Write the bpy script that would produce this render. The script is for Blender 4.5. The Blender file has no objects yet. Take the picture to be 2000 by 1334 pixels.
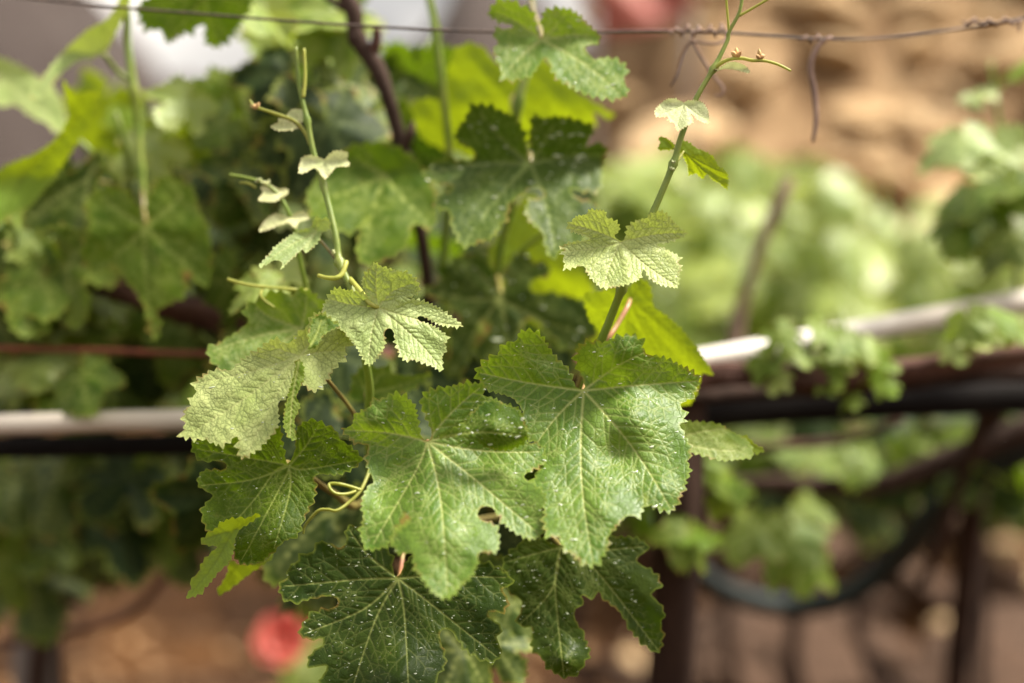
import bpy, math, random
import numpy as np
from mathutils import Vector, Matrix
from mathutils.geometry import delaunay_2d_cdt
random.seed(7); rng = np.random.default_rng(7)
scene = bpy.context.scene
COL = scene.collection
# ------------------------------------------------------------------ camera, sky, sun, exposure
FPX = 2778.0; PITCH = math.radians(4.0); CAM = Vector((0, 0, 1.30))
FWD = Vector((0, math.cos(PITCH), -math.sin(PITCH))); RIGHT = Vector((1, 0, 0)); UP = RIGHT.cross(FWD)
cd = bpy.data.cameras.new('camera'); cam = bpy.data.objects.new('camera', cd); COL.objects.link(cam)
cam.location = CAM; cam.rotation_euler = (math.radians(90) - PITCH, 0, 0)
cd.lens = 50; cd.sensor_width = 36; cd.clip_start = 0.05; cd.clip_end = 1000
cd.dof.use_dof = True; cd.dof.focus_distance = 0.80; cd.dof.aperture_fstop = 2.15; cd.dof.aperture_blades = 0
scene.camera = cam
scene.render.engine = 'CYCLES'
SUN_AZ = math.radians(85)       # measured from +Y (away from camera) towards +X
SUN_EL = math.radians(58)
world = bpy.data.worlds.new('World'); scene.world = world; world.use_nodes = True
wn = world.node_tree; bg = wn.nodes['Background']
sky = wn.nodes.new('ShaderNodeTexSky'); sky.sky_type = 'NISHITA'; sky.sun_disc = False
sky.sun_elevation = SUN_EL; sky.sun_rotation = SUN_AZ
sky.air_density = 1.0; sky.dust_density = 8.0
hs = wn.nodes.new('ShaderNodeHueSaturation'); hs.inputs['Saturation'].default_value = 0.15
wn.links.new(sky.outputs[0], hs.inputs['Color']); 
# thin bright cloud over about half of the sky
wtc = wn.nodes.new('ShaderNodeTexCoord'); wno = wn.nodes.new('ShaderNodeTexNoise'); wno.inputs['Scale'].default_value = 2.6; wno.inputs['Detail'].default_value = 5
wn.links.new(wtc.outputs['Generated'], wno.inputs['Vector'])
wmr = wn.nodes.new('ShaderNodeMapRange'); wmr.inputs[1].default_value = .40; wmr.inputs[2].default_value = .58; wn.links.new(wno.outputs[0], wmr.inputs[0])
wmx = wn.nodes.new('ShaderNodeMix'); wmx.data_type = 'RGBA'; wmx.inputs[7].default_value = (8.6, 8.0, 7.3, 1)
wn.links.new(wmr.outputs[0], wmx.inputs[0]); wn.links.new(hs.outputs[0], wmx.inputs[6]); wn.links.new(wmx.outputs[2], bg.inputs['Color'])
bg.inputs['Strength'].default_value = 0.085
sd = bpy.data.lights.new('sun', 'SUN'); sun = bpy.data.objects.new('sun', sd); COL.objects.link(sun)
sd.energy = 4.7; sd.angle = math.radians(14.0); sd.color = (1.0, 0.93, 0.81)
sdir = Vector((math.sin(SUN_AZ) * math.cos(SUN_EL), math.cos(SUN_AZ) * math.cos(SUN_EL), math.sin(SUN_EL)))
sun.rotation_euler = sdir.to_track_quat('Z', 'Y').to_euler()
sun.location = (0, 0, 10)
scene.view_settings.view_transform = 'Standard'; scene.view_settings.look = 'None'
scene.view_settings.exposure = 1.25; scene.view_settings.gamma = 1.0

def dmap(d):
    return float(np.interp(d, [0, .86, 1.35, 2.2, 3.0, 500], [0, .86, 1.17, 1.85, 3.0, 500]))
def P(px, py, d):
    d = dmap(d)
    return CAM + FWD * d + RIGHT * ((px - 1000) / FPX * d) + UP * ((667 - py) / FPX * d)

# ------------------------------------------------------------------ object helpers
WP = {}
def tag(o, label=None, cat=None, group=None, kind=None):
    if label: o['label'] = label
    if cat: o['category'] = cat
    if group: o['group'] = group
    if kind: o['kind'] = kind
    return o
def thing(name, loc, label, cat, group=None):
    o = bpy.data.objects.new(name, None); COL.objects.link(o); o.location = loc; o.empty_display_size = .02
    WP[o.name] = Vector(loc)
    return tag(o, label, cat, group)
def wpos(o):
    return WP.get(o.name, Vector(o.location)) if o is not None else Vector((0, 0, 0))
def link(name, me, mat=None, parent=None, loc=Vector((0, 0, 0)), rot=None, kind=None):
    """loc is a world position; parents up the chain carry no rotation unless loc is given local (rot)"""
    o = bpy.data.objects.new(name, me); COL.objects.link(o)
    if mat and me and not me.materials: me.materials.append(mat)
    loc = Vector(loc)
    if parent is not None:
        o.parent = parent; o.location = loc - wpos(parent)
    else: o.location = loc
    WP[o.name] = loc.copy()
    if rot is not None:
        o.rotation_mode = 'QUATERNION'; o.rotation_quaternion = rot
    if kind: o['kind'] = kind
    return o
def mesh_from(name, V, F, smooth=True):
    me = bpy.data.meshes.new(name); me.from_pydata([tuple(v) for v in V], [], F); me.update()
    if smooth: me.polygons.foreach_set('use_smooth', [True] * len(me.polygons))
    return me
def catmull(pts, n=6, closed=False):
    pts = [Vector(p) for p in pts]; out = []; N = len(pts)
    if N < 3 and not closed: return pts
    rngk = range(N) if closed else range(N - 1)
    for i in rngk:
        if closed: p0, p1, p2, p3 = pts[i-1], pts[i], pts[(i+1) % N], pts[(i+2) % N]
        else: p0, p1, p2, p3 = pts[max(i-1, 0)], pts[i], pts[i+1], pts[min(i+2, N-1)]
        for k in range(n):
            t = k / n; t2 = t*t; t3 = t2*t
            out.append(0.5 * ((2*p1) + (p2-p0)*t + (2*p0-5*p1+4*p2-p3)*t2 + (3*p1-p0-3*p2+p3)*t3))
    if not closed: out.append(pts[-1].copy())
    return out
def tube(name, pts, radii, mat, parent=None, seg=10, sub=6, kind=None, rough=0.0, knots=None):
    """pts: world points; radii per point; origin at the first point"""
    if not isinstance(radii, (list, tuple)): radii = [radii] * len(pts)
    n0 = len(pts)
    C4 = catmull([Vector(p).to_4d() for p in pts], sub) if n0 > 2 else [Vector(p).to_4d() for p in pts]
    sp = [Vector(c[:3]) for c in C4]
    R = np.interp(np.linspace(0, 1, len(sp)), np.linspace(0, 1, len(radii)), radii)
    if knots:
        for k, amt in knots:
            j = np.linspace(0, n0-1, len(sp)); R = R * (1 + amt*np.exp(-((j-k)/.13)**2))
    o0 = sp[0].copy(); V = []; F = []
    up = Vector((0.13, 0.31, 0.94))
    t0 = (sp[1]-sp[0]).normalized(); a = t0.orthogonal().normalized()
    ph = random.random()*10
    for i, p in enumerate(sp):
        t = (sp[min(i+1, len(sp)-1)] - sp[max(i-1, 0)]).normalized()
        a = (a - t*a.dot(t)).normalized(); b = t.cross(a)
        for k in range(seg):
            an = 2*math.pi*k/seg
            r = R[i]
            if rough: r *= 1 + rough*(math.sin(3*an+ph+i*.31)*.5 + math.sin(7*an-i*.23+ph)*.3 + random.uniform(-.4, .4))
            V.append(p - o0 + a*math.cos(an)*r + b*math.sin(an)*r)
    for i in range(len(sp)-1):
        for k in range(seg):
            k2 = (k+1) % seg
            F.append((i*seg+k, i*seg+k2, (i+1)*seg+k2, (i+1)*seg+k))
    V.append(Vector((0, 0, 0)) - (sp[1]-sp[0]).normalized()*R[0]*.3); V.append(sp[-1]-o0 + (sp[-1]-sp[-2]).normalized()*R[-1]*.6)
    for k in range(seg):
        F.append((len(V)-2, (k+1) % seg, k)); F.append((len(V)-1, (len(sp)-1)*seg+k, (len(sp)-1)*seg+(k+1) % seg))
    return link(name, mesh_from(name, V, F), mat, parent, o0, kind=kind)
def ptube(name, pix, rpx, mat, parent=None, **kw):
    """pix: list of (px,py,depth); rpx: half thickness in photo pixels"""
    if not isinstance(rpx, (list, tuple)): rpx = [rpx]*len(pix)
    return tube(name, [P(*p) for p in pix], [r*dmap(p[2])/FPX for r, p in zip(rpx, pix)], mat, parent, **kw)

# ------------------------------------------------------------------ materials
def new_mat(name):
    m = bpy.data.materials.new(name); m.use_nodes = True; nt = m.node_tree
    for n in list(nt.nodes): nt.nodes.remove(n)
    out = nt.nodes.new('ShaderNodeOutputMaterial'); return m, nt, out
def N(nt, t, **kw):
    n = nt.nodes.new(t)
    for k, v in kw.items():
        if k in n.inputs: n.inputs[k].default_value = v
        else: setattr(n, k, v)
    return n
def mixc(nt, fac, a, b, blend='MIX'):
    n = nt.nodes.new('ShaderNodeMix'); n.data_type = 'RGBA'; n.blend_type = blend
    for s, v in ((n.inputs[0], fac), (n.inputs[6], a), (n.inputs[7], b)):
        if hasattr(v, 'links') or isinstance(v, bpy.types.NodeSocket): nt.links.new(v, s)
        elif isinstance(v, tuple): s.default_value = (*v, 1)
        else: s.default_value = v
    return n.outputs[2]
def ramp(nt, src, lo, hi, a=0.0, b=1.0):
    n = nt.nodes.new('ShaderNodeMapRange'); n.inputs[1].default_value = lo; n.inputs[2].default_value = hi
    n.inputs[3].default_value = a; n.inputs[4].default_value = b; nt.links.new(src, n.inputs[0]); return n.outputs[0]
def math_(nt, op, a, b):
    n = nt.nodes.new('ShaderNodeMath'); n.operation = op
    for s, v in zip(n.inputs, (a, b)):
        if isinstance(v, bpy.types.NodeSocket): nt.links.new(v, s)
        else: s.default_value = v
    return n.outputs[0]
def leaf_mat(name, c1, c2, vein, trans, tfac=0.35, rough=0.38, spec=0.5, ret=0.5, furrow=0.3, back=None, veinmix=0.8, edge=(0.30, 0.36, 0.05), edgemix=.45, bump=.15, spots=0.0):
    m, nt, out = new_mat(name); L = nt.links
    uv = N(nt, 'ShaderNodeUVMap'); uv.uv_map = 'leaf'
    info = N(nt, 'ShaderNodeObjectInfo')
    n1 = N(nt, 'ShaderNodeTexNoise', Scale=1.3, Detail=4.0, Roughness=.6); L.new(uv.outputs[0], n1.inputs['Vector'])
    base = mixc(nt, ramp(nt, n1.outputs[0], .35, .65), c1, c2)
    # per-object variation
    hsv = N(nt, 'ShaderNodeHueSaturation'); L.new(base, hsv.inputs['Color'])
    L.new(ramp(nt, info.outputs['Random'], 0, 1, .485, .515), hsv.inputs['Hue']); L.new(ramp(nt, info.outputs['Random'], 0, 1, 1.12, .85), hsv.inputs['Value'])
    base = hsv.outputs[0]
    # reticulate venation
    nw = N(nt, 'ShaderNodeTexNoise', Scale=6.0, Detail=2.0); L.new(uv.outputs[0], nw.inputs['Vector'])
    wv = N(nt, 'ShaderNodeVectorMath', operation='MULTIPLY_ADD'); L.new(nw.outputs['Color'], wv.inputs[0]); wv.inputs[1].default_value = (.07, .07, .07); L.new(uv.outputs[0], wv.inputs[2])
    vo = N(nt, 'ShaderNodeTexVoronoi', feature='DISTANCE_TO_EDGE', Scale=12.0, Randomness=.95); L.new(wv.outputs[0], vo.inputs['Vector'])
    vo2 = N(nt, 'ShaderNodeTexVoronoi', feature='DISTANCE_TO_EDGE', Scale=24.0, Randomness=1.0); L.new(wv.outputs[0], vo2.inputs['Vector'])
    r1 = ramp(nt, vo.outputs['Distance'], 0.0, .16); r2 = ramp(nt, vo2.outputs['Distance'], 0, .15)
    av2 = N(nt, 'ShaderNodeAttribute', attribute_name='vein2'); av = N(nt, 'ShaderNodeAttribute', attribute_name='vein'); ae = N(nt, 'ShaderNodeAttribute', attribute_name='edge')
    fur = math_(nt, 'MULTIPLY', math_(nt, 'SUBTRACT', 1.0, r1), furrow*ret)
    base = mixc(nt, fur, base, tuple(x*.45 for x in c1))
    base = mixc(nt, math_(nt, 'MULTIPLY', av2.outputs['Fac'], furrow), base, tuple(x*.45 for x in c1) if furrow > .45 else vein)
    base = mixc(nt, math_(nt, 'MULTIPLY', av.outputs['Fac'], veinmix), base, vein)
    base = mixc(nt, math_(nt, 'MULTIPLY', ae.outputs['Fac'], edgemix), base, edge)
    nb = N(nt, 'ShaderNodeTexNoise', Scale=2.7, Detail=3.0); L.new(uv.outputs[0], nb.inputs['Vector'])
    base = mixc(nt, math_(nt, 'MULTIPLY', ae.outputs['Fac'], ramp(nt, nb.outputs[0], .52, .64, 0, .8)), base, (.22, .10, .03))
    nk = N(nt, 'ShaderNodeTexNoise', Scale=9.0, Detail=3.0); L.new(uv.outputs[0], nk.inputs['Vector'])
    base = mixc(nt, ramp(nt, nk.outputs[0], .735, .76, 0, .6), base, (.16, .09, .03))
    if spots:
        ns = N(nt, 'ShaderNodeTexNoise', Scale=2.3, Detail=6.0, Roughness=.7); L.new(uv.outputs[0], ns.inputs['Vector'])
        base = mixc(nt, math_(nt, 'MULTIPLY', ramp(nt, ns.outputs[0], .6, .75), spots), base, (.32, .26, .06))
    geo = N(nt, 'ShaderNodeNewGeometry')
    base_f = base if back is None else mixc(nt, geo.outputs['Backfacing'], base, mixc(nt, math_(nt, 'MULTIPLY', av.outputs['Fac'], .7), back, vein))
    h = math_(nt, 'ADD', math_(nt, 'MULTIPLY', r1, .7), math_(nt, 'MULTIPLY', r2, .22))
    h = math_(nt, 'SUBTRACT', h, math_(nt, 'MULTIPLY', av2.outputs['Fac'], .8))
    bp = N(nt, 'ShaderNodeBump', Strength=bump*ret*2, Distance=.0006); L.new(h, bp.inputs['Height'])
    pr = N(nt, 'ShaderNodeBsdfPrincipled', Roughness=rough); pr.inputs['Specular IOR Level'].default_value = spec
    nr = N(nt, 'ShaderNodeTexNoise', Scale=5.0, Detail=4.0); L.new(uv.outputs[0], nr.inputs['Vector'])
    L.new(ramp(nt, nr.outputs[0], .3, .7, rough-.08, rough+.14), pr.inputs['Roughness'])
    L.new(base_f, pr.inputs['Base Color']); L.new(bp.outputs[0], pr.inputs['Normal'])
    tr = N(nt, 'ShaderNodeBsdfTranslucent'); L.new(bp.outputs[0], tr.inputs['Normal'])
    tc = mixc(nt, math_(nt, 'MULTIPLY', av.outputs['Fac'], .5), trans, tuple(x*.45 for x in trans))
    tc = mixc(nt, math_(nt, 'MULTIPLY', av2.outputs['Fac'], .45), tc, tuple(x*.5 for x in trans))
    tc = mixc(nt, math_(nt, 'MULTIPLY', math_(nt, 'MULTIPLY', math_(nt, 'SUBTRACT', 1.0, r1), .35), ret), tc, tuple(x*.5 for x in trans))
    L.new(tc, tr.inputs['Color'])
    mx = N(nt, 'ShaderNodeMixShader'); mx.inputs[0].default_value = tfac
    L.new(pr.outputs[0], mx.inputs[1]); L.new(tr.outputs[0], mx.inputs[2]); L.new(mx.outputs[0], out.inputs[0])
    return m
def simple_mat(name, c1, c2, scale=40, rough=.6, spec=.4, bump=.3, bscale=None, metallic=0, sss=0, trans=None, stretch=None, dist=.002):
    m, nt, out = new_mat(name); L = nt.links
    tc = N(nt, 'ShaderNodeTexCoord'); vec = tc.outputs['Object']
    if stretch:
        mp = N(nt, 'ShaderNodeMapping'); mp.inputs['Scale'].default_value = stretch; L.new(vec, mp.inputs['Vector']); vec = mp.outputs[0]
    n1 = N(nt, 'ShaderNodeTexNoise', Scale=scale, Detail=5.0, Roughness=.6); L.new(vec, n1.inputs['Vector'])
    n2 = N(nt, 'ShaderNodeTexNoise', Scale=(bscale or scale*2), Detail=6.0, Roughness=.65); L.new(vec, n2.inputs['Vector'])
    base = mixc(nt, ramp(nt, n1.outputs[0], .35, .65), c1, c2)
    info = N(nt, 'ShaderNodeObjectInfo'); hsv = N(nt, 'ShaderNodeHueSaturation'); L.new(base, hsv.inputs['Color'])
    L.new(ramp(nt, info.outputs['Random'], 0, 1, .85, 1.15), hsv.inputs['Value']); base = hsv.outputs[0]
    bp = N(nt, 'ShaderNodeBump', Strength=bump, Distance=dist); L.new(n2.outputs[0], bp.inputs['Height'])
    pr = N(nt, 'ShaderNodeBsdfPrincipled', Roughness=rough, Metallic=metallic); pr.inputs['Specular IOR Level'].default_value = spec
    L.new(base, pr.inputs['Base Color']); L.new(bp.outputs[0], pr.inputs['Normal'])
    if trans:
        tr = N(nt, 'ShaderNodeBsdfTranslucent'); tr.inputs[0].default_value = (*trans, 1)
        mx = N(nt, 'ShaderNodeMixShader'); mx.inputs[0].default_value = .35
        L.new(pr.outputs[0], mx.inputs[1]); L.new(tr.outputs[0], mx.inputs[2]); L.new(mx.outputs[0], out.inputs[0])
    else: L.new(pr.outputs[0], out.inputs[0])
    return m

M = {}
M['pale'] = leaf_mat('pale_young_leaf', (.29, .39, .115), (.39, .47, .18), (.48, .52, .20), (.40, .50, .05), .30, .45, .35, ret=.8, furrow=.6, back=(.30, .40, .13), veinmix=.55, edge=(.5, .55, .2))
M['palewhite'] = leaf_mat('downy_shoot_tip_leaf', (.48, .54, .25), (.64, .66, .38), (.45, .52, .20), (.6, .65, .25), .25, .6, .3, ret=.5, furrow=.5, back=(.5, .55, .28), veinmix=.4, edge=(.6, .45, .2))
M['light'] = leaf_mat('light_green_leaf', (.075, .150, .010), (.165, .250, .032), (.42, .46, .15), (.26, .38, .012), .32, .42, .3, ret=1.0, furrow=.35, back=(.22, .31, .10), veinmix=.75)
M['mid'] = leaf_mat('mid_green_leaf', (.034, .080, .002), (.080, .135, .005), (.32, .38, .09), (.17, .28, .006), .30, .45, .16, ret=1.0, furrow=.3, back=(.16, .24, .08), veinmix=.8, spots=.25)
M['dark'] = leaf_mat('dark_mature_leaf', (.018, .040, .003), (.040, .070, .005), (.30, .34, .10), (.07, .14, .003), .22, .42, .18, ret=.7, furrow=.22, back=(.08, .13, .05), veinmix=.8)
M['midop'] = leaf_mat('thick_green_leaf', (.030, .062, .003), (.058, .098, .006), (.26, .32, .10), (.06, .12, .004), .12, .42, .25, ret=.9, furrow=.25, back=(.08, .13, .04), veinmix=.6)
M['deep'] = leaf_mat('painted_shade_leaf', (.010, .022, .006), (.018, .036, .008), (.10, .13, .04), (.03, .06, .003), .2, .55, .12, ret=.2, furrow=.2)  # near-black green: the canopy's inner shade is put into the leaf colour
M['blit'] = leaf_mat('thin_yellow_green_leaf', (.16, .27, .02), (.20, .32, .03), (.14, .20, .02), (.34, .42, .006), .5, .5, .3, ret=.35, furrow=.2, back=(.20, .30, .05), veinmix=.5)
M['far'] = leaf_mat('vineyard_leaf', (.22, .31, .05), (.36, .43, .11), (.3, .4, .15), (.44, .50, .06), .4, .42, .5, ret=.1, furrow=.2, back=(.2, .28, .08))
M['stem'] = simple_mat('green_shoot_skin', (.16, .24, .04), (.26, .30, .06), 60, .4, .5, .25, 300, dist=.0006, trans=(.3, .4, .05))
M['stemy'] = simple_mat('yellow_green_tip_skin', (.36, .40, .07), (.46, .46, .10), 80, .42, .5, .2, 300, dist=.0005, trans=(.5, .5, .06))
M['stemo'] = simple_mat('olive_brown_petiole_skin', (.14, .10, .03), (.22, .19, .05), 90, .4, .5, .25, 300, dist=.0006)
M['reddish'] = simple_mat('reddish_petiole_base', (.30, .12, .06), (.32, .25, .08), 120, .45, .5, .2, dist=.0005)
M['bark'] = simple_mat('vine_bark', (.025, .014, .010), (.06, .034, .024), 30, .85, .2, 1.0, 120, stretch=(1, 1, .25), dist=.004)
M['barkred'] = simple_mat('reddish_vine_bark', (.05, .022, .015), (.11, .05, .034), 30, .8, .25, 1.0, 120, dist=.004)
M['wire'] = simple_mat('rusty_dark_wire', (.035, .028, .025), (.10, .065, .05), 90, .6, .4, .4, metallic=.3, dist=.0005)
M['wirered'] = simple_mat('rust_red_wire', (.12, .035, .02), (.2, .06, .03), 90, .6, .4, .4, metallic=.3, dist=.0005)
M['dry'] = simple_mat('dry_tendril_skin', (.16, .10, .08), (.26, .17, .13), 60, .7, .3, .4, dist=.0006)
M['pipe'] = simple_mat('white_pipe_plastic', (.46, .38, .28), (.76, .72, .67), 2.0, .55, .5, .15, 90, dist=.001)
M['blackpipe'] = simple_mat('black_pipe_plastic', (.006, .005, .005), (.012, .010, .009), 10, .85, .1, .2, dist=.001)
M['hose'] = simple_mat('dull_teal_hose', (.012, .018, .017), (.022, .03, .027), 12, .6, .3, .2, dist=.001)
M['post'] = simple_mat('weathered_grey_post', (.12, .10, .09), (.22, .19, .17), 14, .8, .3, .8, 60, stretch=(1, 1, .2), dist=.003)
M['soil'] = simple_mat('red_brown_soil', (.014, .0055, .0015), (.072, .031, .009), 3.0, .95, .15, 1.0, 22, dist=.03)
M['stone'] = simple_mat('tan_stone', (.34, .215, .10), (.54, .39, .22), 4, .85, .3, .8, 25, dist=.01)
M['stone_shade'] = simple_mat('painted_shade_stone', (.04, .022, .012), (.09, .05, .03), 4, .9, .25, .8, 25, dist=.01)  # stone colour darkened to stand in for shade under the vine row
M['hill'] = simple_mat('grey_brown_hillside', (.050, .038, .034), (.075, .060, .054), .3, .95, .1, .8, 2, dist=.3)
M['petal'] = simple_mat('red_petal', (.55, .10, .075), (.68, .20, .15), 60, .5, .4, .2, trans=(.8, .1, .08), dist=.001)
M['redcloth'] = simple_mat('faded_red_paint', (.22, .05, .035), (.28, .075, .05), 8, .6, .3, .2)
M['drop'] = simple_mat('water_bead', (.34, .40, .25), (.55, .60, .44), 200, .15, .9, .0, dist=.0001)
M['litter'] = simple_mat('dry_leaf_litter', (.09, .04, .015), (.30, .18, .085), 3, .7, .3, .3, dist=.002)
M['bud'] = simple_mat('pinkish_bud', (.55, .40, .16), (.55, .28, .14), 300, .6, .3, .2, dist=.0005)

# paler earth on the upper part of the bank
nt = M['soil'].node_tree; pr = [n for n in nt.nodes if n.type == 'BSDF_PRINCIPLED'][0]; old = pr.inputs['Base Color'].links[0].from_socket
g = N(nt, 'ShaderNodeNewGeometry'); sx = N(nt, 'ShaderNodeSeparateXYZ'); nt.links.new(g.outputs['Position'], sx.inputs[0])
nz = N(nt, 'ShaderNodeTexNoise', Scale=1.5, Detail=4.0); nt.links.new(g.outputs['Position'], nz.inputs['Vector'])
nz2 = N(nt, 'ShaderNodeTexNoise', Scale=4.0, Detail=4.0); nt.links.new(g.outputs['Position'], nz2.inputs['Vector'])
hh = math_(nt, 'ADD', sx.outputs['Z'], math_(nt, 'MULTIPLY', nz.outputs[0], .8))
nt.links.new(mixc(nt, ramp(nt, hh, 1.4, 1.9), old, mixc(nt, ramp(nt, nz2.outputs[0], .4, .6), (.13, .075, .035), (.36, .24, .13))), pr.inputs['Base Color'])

# ------------------------------------------------------------------ leaves
def seg_dist(Q, segs):
    """Q (n,2); segs (m,4)+w -> min dist and value arrays"""
    best = np.full(len(Q), 1e9); val = np.zeros(len(Q))
    for (ax, ay, bx, by, w) in segs:
        d = np.array([bx-ax, by-ay]); l2 = max((d**2).sum(), 1e-9)
        t = np.clip(((Q[:, 0]-ax)*d[0] + (Q[:, 1]-ay)*d[1])/l2, 0, 1)
        dd = np.hypot(Q[:, 0]-ax-t*d[0], Q[:, 1]-ay-t*d[1])
        best = np.minimum(best, dd); val = np.maximum(val, np.clip(1.25-dd/w, 0, 1))
    return best, val
def inside(Q, poly):
    x, y = Q[:, 0], Q[:, 1]; c = np.zeros(len(Q), bool); n = len(poly); j = n-1
    for i in range(n):
        xi, yi = poly[i]; xj, yj = poly[j]
        if yi != yj:
            hit = ((yi > y) != (yj > y)) & (x < (xj-xi)*(y-yi)/(yj-yi)+xi)
            c ^= hit
        j = i
    return c
def toothed(poly, step, h, smooth=4, rs=None):
    """round the traced outline and cut saw teeth into its convex runs"""
    rs = rs or random
    A = [Vector((p[0], p[1])) for p in poly]
    area = sum(A[i-1].x*A[i].y - A[i].x*A[i-1].y for i in range(len(A)))
    sg = 1 if area > 0 else -1
    sp = catmull([a.to_3d() for a in A], smooth, closed=True); sp = np.array([(p.x, p.y) for p in sp])
    d = np.hypot(*(np.roll(sp, -1, 0)-sp).T); s = np.concatenate([[0], np.cumsum(d)]); Ltot = s[-1]
    nt_ = max(int(Ltot/step), 8); out = []
    ext = np.vstack([sp, sp[:1]])
    def at(t):
        t = t % Ltot; return np.array([np.interp(t, s, ext[:, 0]), np.interp(t, s, ext[:, 1])])
    t = 0.0; ts = []
    while t < Ltot - step*.5:
        ts.append(t); t += step*rs.uniform(.65, 1.35)
    ts.append(Ltot)
    for i in range(len(ts)-1):
        a, b = ts[i], ts[i+1]; w = step*1.3
        m_ = (a+b)/2; p0, p1, p2 = at(m_-w), at(m_), at(m_+w)
        e1 = p1-p0; e2 = p2-p1; tn = p2-p0; ln = np.hypot(*tn)+1e-9
        nrm = np.array([tn[1], -tn[0]])/ln*sg
        turn = (e1[0]*e2[1]-e1[1]*e2[0])*sg/(np.hypot(*e1)*np.hypot(*e2)+1e-9)
        k = np.clip(1+turn*1.6, .0, 1.15)*rs.uniform(.6, 1.3)*h*(b-a)/step
        q0 = at(a); out.append(q0 - nrm*k*.25)
        out.append(at(a+(b-a)*.38) + nrm*k*.45); out.append(at(a+(b-a)*.62) + nrm*k*.85)
        out.append(at(a+(b-a)*.84) + nrm*k*.3)
    return [tuple(p) for p in out]
def leaf_mesh(name, poly, J, tips, mapping, S=None, grid=4.0, tooth=11, toothh=5, depth=None, quilt=.012, pleat=.10, vw=3.2, bumps=(), wave=.05, seed=1, smooth=4, furl=0):
    rs = random.Random(seed)
    out = toothed(poly, tooth, toothh, smooth, rs)
    o = np.array(out); mn, mxx = o.min(0), o.max(0)
    S = S or max(mxx-mn)/2
    gx = np.arange(mn[0], mxx[0], grid); gy = np.arange(mn[1], mxx[1], grid*.866)
    X, Y = np.meshgrid(gx, gy); X[1::2] += grid/2
    Q = np.stack([X.ravel(), Y.ravel()], 1); Q += (np.array([rs.random() for _ in range(Q.size)]).reshape(Q.shape)-.5)*grid*.15
    Q = Q[inside(Q, out)]
    es = [(*out[i-1], *out[i], 1.) for i in range(len(out))]
    ed, _ = seg_dist(Q, es); Q = Q[ed > grid*.5]
    # the primary and secondary veins
    Jv = np.array(J, float); prim = []; sec = []
    coarse = catmull([Vector((p[0], p[1], 0)) for p in poly], 2, closed=True); cpoly = [(p.x, p.y) for p in coarse]
    ends = [np.array(tp[-1] if isinstance(tp[0], (tuple, list)) else tp, float)-Jv for tp in tips]
    def tdists(p, mi):
        q = p-Jv; d = []
        for e in ends:
            t = min(max(np.dot(q, e)/np.dot(e, e), 0), 1); d.append(np.hypot(*(q-e*t)))
        return len(d) > 1 and d[mi] > 1.06*min(d)+S*.015
    mains = []
    for mi, tp in enumerate(tips):
        pts = [Jv] + [np.array(q, float) for q in (tp if isinstance(tp[0], (tuple, list)) else [tp])]
        cp = catmull([Vector((p[0], p[1], 0)) for p in pts], 6) if len(pts) > 2 else [Vector((*(pts[0]+(pts[1]-pts[0])*t + np.array([-(pts[1]-pts[0])[1], (pts[1]-pts[0])[0]])*.04*math.sin(t*3.14)*(-1 if len(mains) % 2 else 1)), 0)) for t in np.linspace(0, 1, 7)]
        cp = np.array([(c.x, c.y) for c in cp]); mains.append(cp)
        Lm = np.hypot(*(np.diff(cp, axis=0).T)).sum()
        for i in range(len(cp)-1):
            t = i/(len(cp)-1); prim.append((*cp[i], *cp[i+1], vw*(1-.7*t)))
        nsec = max(int(Lm/(S*.115)), 2)
        for k in range(nsec):
            t = .16 + .80*k/nsec + rs.uniform(-.02, .02); f = t*(len(cp)-1); i = min(int(f), len(cp)-2)
            b0 = cp[i] + (cp[i+1]-cp[i])*(f-i); dr = (cp[i+1]-cp[i]); dr = dr/np.hypot(*dr)
            for sd_ in (1, -1):
                bb = b0 + dr*(S*.05 if sd_ > 0 else 0); an = math.radians(rs.uniform(42, 55))*sd_
                c, s_ = math.cos(an), math.sin(an); v = np.array([dr[0]*c-dr[1]*s_, dr[0]*s_+dr[1]*c])
                ln = S*.55*(1-.72*t)*(0.75 if t < .2 else 1); p = bb; nn = 5
                for q in range(nn):
                    v2 = v*(1-.10*q)+dr*.10*q; v2 /= np.hypot(*v2); p2 = p+v2*ln/nn
                    if not inside(p2[None], cpoly)[0]: break
                    if tdists(p2, mi) : break
                    sec.append((*p, *p2, vw*.62*(1-.12*q))); 
                    if q in (1, 3) :
                        an3 = -an*.9; c3, s3 = math.cos(an3), math.sin(an3)
                        for sg3 in (1, -1):
                            w3 = np.array([v2[0]*math.cos(.8*sg3)-v2[1]*math.sin(.8*sg3), v2[0]*math.sin(.8*sg3)+v2[1]*math.cos(.8*sg3)])
                            p3 = p2+w3*ln*.25
                            sec.append((*p2, *p3, vw*.4))
                    p = p2
    allv = np.vstack([o, Q])
    res = delaunay_2d_cdt([Vector(v) for v in allv.tolist()], [], [list(range(len(o)))], 1, 1e-4)
    V2 = np.array([(v.x, v.y) for v in res[0]]); F = [tuple(f) for f in res[2]]
    dp, vp = seg_dist(V2, prim); ds, vs = seg_dist(V2, sec) if sec else (np.full(len(V2), 1e9), np.zeros(len(V2)))
    de, _ = seg_dist(V2, es)
    u = V2[:, 0]-Jv[0]; v = V2[:, 1]-Jv[1]; r = np.hypot(u, v)
    D = dict(gx=0, gl=None, gr=None, gu=0, gd=0, cup=0); D.update(depth or {})
    sv = S*.10
    vpos = (v+np.sqrt(v*v+sv*sv))/2 - sv/2; vneg = (-v+np.sqrt(v*v+sv*sv))/2 - sv/2
    upos = (u+np.sqrt(u*u+sv*sv))/2 - sv/2; uneg = (-u+np.sqrt(u*u+sv*sv))/2 - sv/2
    dz = D['gx']*u + D['gd']*vpos + D['gu']*vneg
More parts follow.
